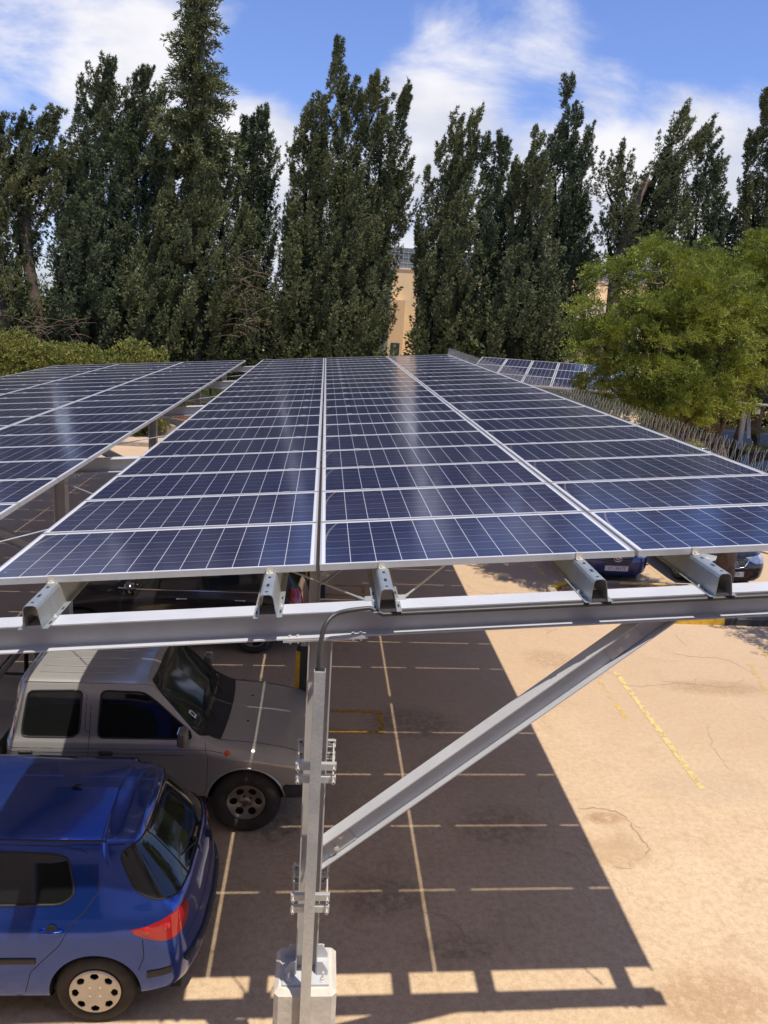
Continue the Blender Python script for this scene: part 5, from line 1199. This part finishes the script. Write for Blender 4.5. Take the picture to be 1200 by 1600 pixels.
cypress(YT+.5, [(556, 115, 540, 560, 1.2), (585, 108, 562, 560, 1.1), (631, 130, 578, 560, .8), (603, 125, 585, 400, .7), (580, 300, 560, 575, 1.1, -.6), (536, 120, 525, 500, .9), (636, 235, 598, 400, .55), (622, 320, 596, 400, .45), (555, 260, 540, 575, 1.7, -1.5), (575, 350, 552, 575, 1.2, -1), (520, 380, 520, 580, 1.3, -2)], 'broad dark cypress right half of the middle clump, ragged tips leaning right', M_cyp, seed=8)
cypress(YT, [(741, 170, 700, 560, .95), (714, 180, 700, 560, .6), (706, 182, 700, 400, .35), (689, 220, 690, 560, .75), (663, 255, 672, 560, .75), (722, 290, 700, 575, 1.5, -1), (668, 400, 674, 575, 1.0, -1), (652, 330, 672, 560, .5)], 'cypress of several thin tips right of the yellow building strip', M_cyp, seed=9)
cypress(YT+.5, [(784, 200, 778, 560, .85), (755, 215, 757, 500, .45), (770, 255, 768, 560, 1.0), (757, 330, 760, 575, 1.1, -1), (800, 262, 800, 500, .6)], 'dark cypress with one short blunt tip between two taller neighbours', M_cyp2, seed=10)
cypress(YT-.5, [(839, 180, 815, 560, 1.05), (810, 250, 808, 560, 1.0), (840, 240, 832, 575, 1.25, -1), (800, 400, 800, 580, 1.4, -2), (842, 430, 838, 575, 1.1, -1.5)], 'cypress leaning right directly left of the forked tall one', M_cyp, seed=11)
cypress(YT+1, [(888, 120, 868, 560, .95), (903, 163, 882, 560, .80), (919, 206, 892, 420, .50), (915, 340, 900, 440, .7), (868, 200, 866, 400, .8), (865, 400, 858, 575, .6)], 'tall forked cypress with three upright tips right of centre', M_cyp2, seed=12)
cypress(YT-1, [(1073, 172, 1000, 330, .80), (1106, 196, 1020, 320, .55), (966, 240, 985, 380, .7), (936, 266, 965, 340, .32), (1050, 260, 990, 400, 1.1), (1065, 320, 1000, 400, .7), (1040, 240, 1000, 420, .9, 1), (945, 340, 960, 440, .9), (1000, 300, 975, 430, .8, 1.0)], 'windswept cypress leaning right with its bare brown trunk showing', M_cyp, seed=13, trunk=[(aty(955, 560, YT-1)[0], 0), (aty(962, 440, YT-1)[0], aty(962, 440, YT-1)[2]), (aty(985, 335, YT-1)[0], aty(985, 335, YT-1)[2]), (aty(1010, 280, YT-1)[0], aty(1010, 280, YT-1)[2])])
cypress(YT+.5, [(1092, 218, 1080, 560, .8), (1112, 214, 1098, 520, .6), (1121, 255, 1110, 560, .75), (1075, 300, 1060, 560, 1.0), (1140, 330, 1130, 560, 1.1), (1040, 330, 1030, 560, 1.1)], 'small twin tipped cypress between the windswept tree and the right edge', M_cyp2, seed=14)
cypress(YT, [(1200, 138, 1195, 560, 1.2), (1176, 195, 1178, 560, .95), (1225, 150, 1225, 560, 1.5), (1160, 290, 1158, 560, .8), (1260, 180, 1255, 560, 1.4)], 'tall dark cypress at the right edge of the row', M_cyp, seed=15)
for k, (px, top) in enumerate([(925, 380), (1010, 390), (1100, 370), (890, 480), (730, 440)]): pass
# dead brown twigs hanging in two gaps
def dead(px, py, Y, w, h, n, seed, text):
    r_ = random.Random(seed); b = MB(); c = aty(px, py, Y)
    for k in range(n):
        p = np.array([c[0]+r_.uniform(-w, w)*.4, Y+r_.uniform(-.4, .4), c[2]-h*.5+r_.uniform(0, h*.8)]); P = [p]; d = np.array([r_.uniform(-1, 1), r_.uniform(-.4, .2), r_.uniform(-.1, 1.1)])
        for q in range(6): d = d+np.array([r_.uniform(-.4, .4), 0, -.16]); P.append(P[-1]+d*.16*w)
        b.tube(P, [.015*(1-.8*i/7) for i in range(7)], 4)
    o = b.build('dead_branch', M_dead); return label(o, text, 'branch')
dead(385, 450, YT-2.2, 1.0, 4.4, 60, 1, 'tangle of dead brown branches in the gap right of the tallest tree')
dead(60, 515, YT-2.6, 1.3, 1.6, 26, 2, 'heap of dead brown branches above the hedge at the left')
dead(112, 520, YT-2.4, .8, 2.2, 26, 5, 'thin dead brown branches at the foot of the second cypress from the left')

def bush_mass(name, text, cat, boxes, mt, tl, dens, seed, group=None, kind=None):
    global rng
    rng = np.random.default_rng(seed); V = []; F = []; off = 0
    for (c, s) in boxes:
        c = np.array(c, float); s = np.array(s, float); n = int(dens*4*pi*((s[0]*s[1]+s[0]*s[2]+s[1]*s[2])/3))
        d = norm(rng.normal(size=(n, 3))); q = 1-.35*rng.uniform(0, 1, n)**2; q *= 1+.14*np.sin(d[:, 0]*7+c[0]*3)+.12*np.sin(d[:, 2]*9+c[0])
        C = c+d*s*q[:, None]; C = C[C[:, 2] > .02]; D = norm((C-c)/s+np.array([0, 0, .6])); v, f = tufts(C, D, tl*rng.uniform(.5, 1.2, len(C)), 6, .7, .24); V.append(v); F.append(f+off); off += len(v)
    o = np_mesh(name, np.concatenate(V), np.concatenate(F), mt); label(o, text, cat, group, kind); return o
hb = []; rr_ = random.Random(4)
for i in range(25):
    px = -110+14.5*i; c = aty(px, 560, 33.4); top = aty(px, 527+.10*max(0, px)+rr_.uniform(-2.5, 2.5), 33.4)[2]; hb.append(((c[0], 33.4, top*.5), (rr_.uniform(.75, .95), .8, top*.52)))
hedge = bush_mass('hedge', 'yellow green clipped hedge behind the left hand solar panels', 'hedge', hb, M_hedge, .12, 85, 31)
hb2 = []
for i in range(38):
    px = 262+19*i; c = aty(px, 560, 36.6); top = aty(px, 549+rr_.uniform(-5, 6), 36.6)[2]; hb2.append(((c[0], 36.6, top*.5), (rr_.uniform(.6, .9), .7, top*.52)))
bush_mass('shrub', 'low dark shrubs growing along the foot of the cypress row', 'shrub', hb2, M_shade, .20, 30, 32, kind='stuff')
# grassy bank, railing and low walls seen through the gap between the panel fields
M_rail = mat('dark_railing', (.10, .085, .08), .6)
r = empty('railing', (-7.2, 34.4, 0), 0, 'dark metal railing beyond the lit yard, seen between the two panel fields', 'railing'); b = MB()
x = -12.0
while x < -2: b.box(x-.012, x+.012, 34.39, 34.41, .30, 1.35); x += .16
b.build('bars', M_rail, r); MB().box(-12, -2, 34.37, 34.43, 1.35, 1.40).box(-12, -2, 34.38, 34.42, .36, .40).build('rail', M_rail, r)
for x in (-12, -9.5, -7, -4.5, -2): MB().box(x-.03, x+.03, 34.37, 34.43, .2, 1.42).build('post', M_rail, r)
label(MB().box(-14, 0, 34.2, 34.6, 0, .32).build('low_wall', M_kerb, bevel=.01), 'low concrete wall carrying the dark railing', 'wall')
label(MB().box(-14, 0, 34.9, 40, 0, .9).build('earth_bank', M_soil), kind='structure')
label(MB().box(-14, -3.6, 30.6, 30.85, 0, .16).build('yard_kerb', M_kerb), kind='structure')
gr = MB(); rr_ = random.Random(6)
for k in range(900):
    x = rr_.uniform(-9.5, -3); y = rr_.uniform(35.0, 35.5); h = rr_.uniform(.6, 1.7); gr.add([(x-.02, y, .8), (x+.02, y, .8), (x+rr_.uniform(-.2, .2), y+rr_.uniform(-.2, .1), .8+h)], [(0, 1, 2)])
label(gr.build('tall_grass', M_shade), kind='stuff')

# yellow building behind the trees
M_ywall = mat('yellow_render', (.80, .60, .33), .9, noise=.08, nscale=.9)
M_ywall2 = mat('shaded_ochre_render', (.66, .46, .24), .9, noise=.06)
M_band = mat('grey_cladding', (.15, .17, .165), .6, noise=.1); M_pink = mat('pale_render', (.78, .64, .52), .9, noise=.05)
M_win = mat('dark_window', (.05, .06, .065), .15)
YB = 56.0
bd = empty('building', (11, YB, 0), 0, 'yellow rendered building with grey clerestory, glimpsed between the cypresses', 'building')
wl = MB(); wl.box(-3, 26, YB, YB+14, 0, 8.55); wall = wl.build('wall', M_ywall, bd)
cs = MB(); cs.box(-2.6, 25.6, YB+.8, YB+13.4, 8.56, 9.9); x = -2.5
cso = cs.build('clerestory', M_band, bd); lv = MB()
while x < 25.5: lv.box(x, x+.03, YB+.76, YB+.80, 8.60, 9.86); x += .33
for zz in (8.9, 9.25, 9.6): lv.box(-2.6, 25.6, YB+.775, YB+.80, zz, zz+.04)
lv.build('glazing_bars', mat('light_bars', (.35, .37, .37), .5), cso); MB().box(-3.05, 26.05, YB-.06, YB+14.05, 8.45, 8.552).build('coping', M_pink, bd)
for x0, x1 in ((3.3, 4.35), (8.5, 10.5), (14.6, 16.2), (20, 22)):
    f = MB().box(x0, x1, YB-.05, YB-.01, 5.6, 7.5).build('window', M_band, bd); MB().box(x0+.1, x1-.1, YB-.07, YB-.055, 5.7, 7.4).build('pane', M_win, f)
# projecting bay with arches
bay = MB(); bay.box(16.3, 21.2, YB-2.2, YB-.02, 0, 6.95); bo = bay.build('porch', M_pink, bd)
ar = MB()
for cx_ in (18.3, 20.3):
    P = [(cx_+.75*cos(a), YB-2.23, 5.0+.9*sin(a)) for a in np.linspace(0, pi, 15)]; P += [(cx_-.75, YB-2.23, .2), (cx_+.75, YB-2.23, .2)]; ar.add(P, [tuple(range(len(P)))])
ar.build('arch', M_win, bo)
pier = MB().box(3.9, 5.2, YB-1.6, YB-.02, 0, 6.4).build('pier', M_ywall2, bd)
MB().box(4.4, 5.0, YB-1.65, YB-1.61, 1.6, 3.6).build('window', M_win, bd)
# leaning grey lamp column in front of the building
A = aty(598, 560, 45); B = aty(607, 445, 45)
col = MB().tube([(A[0], 45, 0), (A[0]+(B[0]-A[0])*.2, 45, A[2]), (B[0], 45, B[2]), (B[0]+.05, 45, B[2]+1.2)], [.24, .21, .19, .18], 12)
label(col.build('column', mat('grey_green_column', (.24, .27, .25), .5, noise=.1), smooth=True), 'grey round column standing before the yellow building in the gap of the trees', 'column')

# ---------------------------------------------------------------- far solar carport on the right
M_cell2 = panel_material(1.02, 1.52, 6, 9, 1.6)
far = empty('solar_carport', (8, 31, 0), 0, 'distant single pitch solar carport facing the camera beyond the right hand tree', 'carport')
az = radians(19); TL = aty(754, 557.5, 33.2); ex = np.array([cos(az), -sin(az), 0]); up = np.array([sin(az)*cos(radians(8)), cos(az)*cos(radians(8)), sin(radians(8))]); nz_ = np.cross(ex, up)
def FP(a, b, w=0): return TL+ex*a-up*b+nz_*w
PWf, PHf = 1.02, 1.52; proto = None
rot = Matrix((ex, up, nz_)).transposed().to_euler()
for cI in range(18):
    for rI in range(3):
        if proto is None:
            m = MB(); m.add([(0.01, 0.01, 0), (PWf-.01, .01, 0), (PWf-.01, PHf-.01, 0), (.01, PHf-.01, 0)], [(0, 1, 2, 3)]); proto = np_mesh('solar_panel', np.array(m.v), m.f, M_cell2); proto.parent = far
            f = MB()
            for q in ((0, PWf, 0, .02), (0, PWf, PHf-.02, PHf), (0, .02, .02, PHf-.02), (PWf-.02, PWf, .02, PHf-.02)): f.box(*q, -.04, .004)
            f_ = np_mesh('panel_frame', np.array(f.v), f.f, M_alu); f_.parent = proto; g_ = proto
        else:
            g_ = proto.copy(); COL.objects.link(g_); g_.parent = far; k_ = proto.children[0].copy(); COL.objects.link(k_); k_.parent = g_
        g_.location = Vector(FP(cI*(PWf+.03), (rI+1)*(PHf+.03)))-far.location; g_.rotation_euler = rot
for t in (.5, 2.3, 4.1): MB().obox(FP(9.5, t, -.12), ex, up, nz_, 9.6, .05, .07).build('purlin', M_galv, far)
for cI in (1.0, 5.5, 10, 14.5, 18):
    MB().obox(FP(cI, 2.3, -.27), up, ex, nz_, 2.4, .07, .08).build('beam', M_steel, far)
    q = FP(cI, 2.3, -.35); MB().box(q[0]-.07, q[0]+.07, q[1]-.07, q[1]+.07, 0, q[2]).build('post', M_steel, far)
    MB().obox(FP(cI, 3.3, -.75), (up*.75+nz_*.6)/np.linalg.norm(up*.75+nz_*.6), ex, np.cross(ex, up*.75+nz_*.6)/np.linalg.norm(up*.75+nz_*.6), .95, .05, .05).build('brace', M_steel, far)

# ---------------------------------------------------------------- feathery trees on the right
def feather_tree(name, text, base, trunk, lobes, seed, dens=170, group=None, cd=3.0, k=1.0):
    global rng
    rng = np.random.default_rng(seed); r = empty(name, base, 0, text, 'tree', group); r_ = random.Random(seed)
    tb = MB(); tb.tube([np.array(p) for p in trunk], [.21*(1-.13*i) for i in range(len(trunk))], 10); fork = np.array(trunk[-1])
    V = []; F = []; off = 0
    for (c, s) in lobes:
        c = np.array(c, float); s = np.array(s, float)
        lp = [fork, (fork*.5+c*.5)+np.array([0, 0, -.3]), c]; tb.tube(lp, [.10, .06, .02], 6)
        for q_ in range(7):
            d = norm(rng.normal(size=(1, 3))+np.array([0, 0, .5]))[0]; e = c+d*s*.7; mid = (c+e)/2+rng.normal(0, .12, 3); tb.tube([c, mid, e], [.022, .014, .004], 4)
        ar_ = 4*pi*((s[0]*s[1]+s[0]*s[2]+s[1]*s[2])/3); nc = max(12, int(ar_*cd)); dc = norm(rng.normal(size=(nc, 3))); qc = 1-.5*rng.uniform(0, 1, nc)**1.6; cc_ = c+dc*s*qc[:, None]
        per = int(dens*.19); up_ = norm(dc*.8+np.array([0, 0, .55])+rng.normal(0, .25, dc.shape)); rc = rng.uniform(.20, .42, nc)*k
        loc = rng.normal(size=(nc, per, 3)); loc = norm(loc)*rng.uniform(0, 1, (nc, per, 1))**.5; C = (cc_[:, None]+loc*rc[:, None, None]*np.array([1, 1, .62])+up_[:, None]*rc[:, None, None]*.5).reshape(-1, 3); d = norm(up_[:, None]*1.1+loc).reshape(-1, 3)
        # each spray: a drooping rachis with pinnate leaflets
        m_ = 6; R0 = norm(d+np.array([0, 0, .15])+rng.normal(0, .22, d.shape)); ln = rng.uniform(.16, .42, len(C))*(k*.9+.1)
        for j in range(m_):
            t = (j+.5)/m_; pos = C+R0*(ln*t)[:, None]; pos[:, 2] -= .10*t*t
            side = norm(np.cross(R0, rng.normal(size=R0.shape)))
            for sg in (-1, 1):
                D = norm(side*sg+R0*.7); L_ = .13*(k*.8+.2)*(1-.4*t)*rng.uniform(.8, 1.2, len(C)); w = norm(np.cross(D, R0))*.0+norm(R0)*.020*k
                a = pos; b_ = pos+D*(L_*.5)[:, None]+w; c_ = pos+D*L_[:, None]; e_ = pos+D*(L_*.5)[:, None]-w
                v = np.stack([a, b_, c_, e_], 1).reshape(-1, 3); kk = np.arange(len(C))*4; V.append(v); F.append(np.stack([kk, kk+1, kk+2, kk+3], 1)+off); off += len(v)
    np_mesh('crown', np.concatenate(V), np.concatenate(F), M_feath, r); tb.build('trunk', M_bark, r, True); return r
def lobes_px(L_):
    out = []
    for px, py, Y, rx, rz in L_:
        c = aty(px, py, Y); k = Y/FPX*1.03; out.append((tuple(c), (rx*k, (rx+rz)*.5*k, rz*k)))
    return out
b1 = aty(1136, 885, 15.1)
feather_tree('feathery_tree', 'bright green feathery tree growing from the soil island in front of the parked cars', (b1[0], 15.1, 0), [(b1[0], 15.1, 0), (b1[0]-.05, 15.1, 1.3), (b1[0]-.25, 15.15, 2.5), (b1[0]-.6, 15.3, 3.5)],
    lobes_px([(1040, 445, 15.8, 62, 60), (1078, 435, 16.2, 45, 50), (975, 500, 15.8, 66, 46), (945, 545, 15.5, 46, 40), (1030, 540, 15.1, 82, 60), (1080, 500, 15.4, 58, 58), (990, 600, 15.4, 50, 45), (1055, 630, 14.8, 46, 44), (1090, 590, 15.2, 46, 42), (965, 440, 16.2, 36, 28), (1130, 470, 15.6, 40, 50), (1120, 550, 15.4, 45, 45), (1010, 640, 15.6, 48, 34), (1065, 668, 14.6, 36, 30), (1105, 640, 14.9, 38, 30), (1145, 610, 15.3, 36, 30), (945, 600, 15.9, 34, 26)]), 41, dens=125, cd=5.2, k=.66)
b2 = aty(1160, 600, 28)
feather_tree('feathery_tree', 'feathery tree at the right edge with its thick trunk bare below the crown', (b2[0], 28, 0), [(b2[0]-.15, 28, 0), (b2[0]-.05, 28, 1.0), (b2[0]+.25, 28, 2.2), (b2[0]+.2, 28, 3.2)],
    lobes_px([(1120, 455, 27.5, 50, 48), (1105, 520, 27.5, 45, 45), (1165, 445, 27, 50, 50), (1205, 425, 26.5, 60, 55), (1165, 490, 26, 55, 40), (1138, 490, 25.5, 45, 55), (1150, 560, 25.5, 50, 40), (1150, 530, 26.5, 75, 55), (1210, 540, 26, 70, 60), (1260, 500, 26.5, 90, 80), (1290, 420, 27, 80, 70), (1125, 600, 27, 50, 32)]), 42)
# tree just outside the frame on the right: its shade falls on the yard
feather_tree('feathery_tree', 'feathery tree beyond the right edge whose shade dapples the kerb', (10.9, 12.7, 0), [(10.9, 12.7, 0), (10.8, 12.7, 1.6), (10.7, 12.7, 3.0)],
    [((10.6, 12.3, 5.0), (1.5, 1.4, 1.0)), ((12.2, 12.4, 5.2), (1.5, 1.4, 1.1)), ((11.3, 13.6, 5.3), (1.5, 1.3, 1.0)), ((9.9, 13.4, 4.9), (.9, .9, .6)), ((11.2, 11.6, 5.8), (1.2, 1.1, .9))], 43, dens=60)

label(MB().box(14.5, 26, 33.2, 33.5, 0, .55).build('planter_wall', mat('red_brick', (.26, .12, .075), .9, noise=.25, nscale=4), bevel=.01), 'low red brick wall behind the right hand tree trunk', 'wall')
# ---------------------------------------------------------------- the building the picture is taken from
hb_ = empty('building', (0, -.6, 0), 0, 'pale stone building whose window overlooks the carport', 'building')
M_stone = mat('pale_stone', (.72, .60, .46), .9, noise=.06, nscale=2, bump=.3, bscale=8)
MB().box(-17, 15, -12, -.62, 0, 4.6).box(-17, -1.0, -12, -.62, 4.6, 6.4).box(1.1, 15, -12, -.62, 4.6, 6.4).box(-17, 15, -12, -.62, 6.4, 10).build('wall', M_stone, hb_)
MB().box(-1.0, 1.1, -3.0, -2.9, 4.6, 6.4).build('inner_wall', M_int, hb_)
for zz in (1.2, 4.9, 8.0):
    for xx in (-14, -10.5, -7, -3.8, 4, 7.5, 11):
        if zz == 8.0 and xx > 100: continue
        f = MB().box(xx, xx+1.4, -.64, -.58, zz, zz+1.4).build('window', M_alu, hb_); MB().box(xx+.06, xx+1.34, -.575, -.570, zz+.06, zz+1.34).build('pane', M_glass, f)

# feathery trees added beyond the far carport for background foliage and shade
for k_, (px_, yy_) in enumerate(((1120, 38.5), (1230, 37.0))):
    c_ = aty(px_, 600, yy_)
    feather_tree('feathery_tree', ('feathery tree added beyond the distant carport for foliage and shade, behind the thick trunk', 'feathery tree added beyond the distant carport for foliage and shade, at the right edge')[k_], (c_[0], yy_, 0), [(c_[0], yy_, 0), (c_[0]+.1, yy_, 1.8), (c_[0], yy_, 3.2)],
        [((c_[0]-1.8, yy_, 4.2), (2.0, 1.8, 1.7)), ((c_[0]+1.2, yy_-.4, 4.4), (2.1, 1.8, 1.8)), ((c_[0], yy_+.3, 5.8), (2.2, 1.9, 1.8)), ((c_[0]-.4, yy_-1.2, 3.2), (2.2, 1.2, 1.1))], 51+k_, dens=60)
# cracks and stains in the yard
M_crack = mat('crack_line', (.33, .24, .155), .95)
def gpx(px, py):
    d = ray(px, py); return (np.array([0, 0, CAMZ])-d*CAMZ/d[2])[:2]
def crack(pts, w=.012, seed=1):
    r_ = random.Random(seed); P = []
    for a, b in zip(pts[:-1], pts[1:]):
        A, B = gpx(*a), gpx(*b); n_ = max(2, int(np.linalg.norm(B-A)/.05))
        for q in range(n_): P.append(A+(B-A)*q/n_+np.array([r_.uniform(-.022, .022), r_.uniform(-.022, .022)]))
    m = MB(); vs = []
    for i in range(len(P)):
        d = P[min(i+1, len(P)-1)]-P[max(i-1, 0)]; d = d/(np.linalg.norm(d)+1e-9); nn = np.array([-d[1], d[0]])*w*.7*r_.uniform(.25, 1.1)*(.3 if i in (0, len(P)-1) else 1)
        vs += [(*(P[i]-nn), .003), (*(P[i]+nn), .003)]
    m.add(vs, [(2*i, 2*i+2, 2*i+3, 2*i+1) for i in range(len(P)-1)]); label(m.build('crack', M_crack), kind='structure')
crack([(905, 1264), (935, 1262), (962, 1268), (976, 1276), (1000, 1305), (1014, 1328), (1006, 1342)], .016, 1)
crack([(1006, 1342), (982, 1344), (985, 1356), (965, 1358), (945, 1348)], .009, 2); crack([(990, 1290), (1012, 1297)], .006, 3)
crack([(975, 1070), (1000, 1073), (1030, 1070), (1062, 1067), (1100, 1070), (1130, 1075), (1150, 1070), (1165, 1060)], .011, 4)
crack([(1045, 1020), (1080, 1026), (1120, 1028), (1150, 1036), (1185, 1058)], .009, 5); crack([(1055, 990), (1062, 1000), (1075, 1012)], .007, 6)
crack([(1105, 1130), (1112, 1165), (1130, 1190), (1145, 1215)], .005, 7); crack([(700, 930), (745, 925), (790, 932), (835, 945)], .012, 8)
crack([(640, 1420), (700, 1432), (735, 1470), (780, 1478)], .006, 9); crack([(520, 1240), (560, 1262), (600, 1258)], .005, 10)
def stain(px, py, rx, ry, col, thr, seed):
    m = worn('stain_%d' % seed, col, thr); n = m.node_tree.nodes; l = m.node_tree.links
    t = n.new('ShaderNodeTexCoord'); g_ = n.new('ShaderNodeVectorMath'); g_.operation = 'LENGTH'; l.new(t.outputs['Object'], g_.inputs[0])
    q = n.new('ShaderNodeMapRange'); q.interpolation_type = 'SMOOTHSTEP'; q.inputs[1].default_value = .35; q.inputs[2].default_value = 1.0; q.inputs[3].default_value = .30; q.inputs[4].default_value = 0; l.new(g_.outputs['Value'], q.inputs[0])
    p = n['Principled BSDF']; src = p.inputs['Alpha'].links[0].from_socket; mu = n.new('ShaderNodeMath'); mu.operation = 'MULTIPLY'; l.new(src, mu.inputs[0]); l.new(q.outputs[0], mu.inputs[1]); l.new(mu.outputs[0], p.inputs['Alpha'])
    c = gpx(px, py); o = np_mesh('ground_stain', np.array([(cos(a), sin(a), 0) for a in np.linspace(0, 2*pi, 25)[:-1]]), [tuple(range(24))], m); o.location = (c[0], c[1], .0015+.0002*(seed % 5)); o.scale = (rx, ry, 1); label(o, kind='structure')
stain(945, 1278, .30, .16, (.40, .22, .11), .40, 1); stain(970, 1330, .42, .34, (.58, .42, .25), .35, 2); stain(1120, 1075, 1.1, .35, (.46, .30, .17), .42, 3); stain(720, 1480, .55, .25, (.22, .18, .13), .50, 4)
stain(600, 1400, .6, .4, (.24, .17, .12), .46, 5); stain(780, 1290, .7, .5, (.25, .19, .13), .48, 6); stain(1120, 1560, .8, .4, (.45, .27, .14), .42, 7); stain(640, 1130, .9, .6, (.20, .15, .11), .46, 8); stain(1100, 1230, 1.2, .5, (.62, .50, .36), .42, 9)
stain(700, 960, 1.3, .7, (.24, .17, .12), .45, 10); stain(860, 1030, .6, .5, (.5, .33, .2), .44, 11); stain(430, 1290, .5, .5, (.10, .08, .06), .50, 12)

wd = []; rr_ = random.Random(14)
for px in list(range(-120, 590, 17))+list(range(660, 872, 15))+list(range(1030, 1340, 18)):
    c = aty(px, 560, 43); top = aty(px, (440 if px < 140 else 468 if px < 1000 else 540)+rr_.uniform(-14, 14), 43)[2]; wd.append(((c[0], 43+rr_.uniform(-.6, .6), top*.45), (rr_.uniform(.7, 1.1), .8, top*.56)))
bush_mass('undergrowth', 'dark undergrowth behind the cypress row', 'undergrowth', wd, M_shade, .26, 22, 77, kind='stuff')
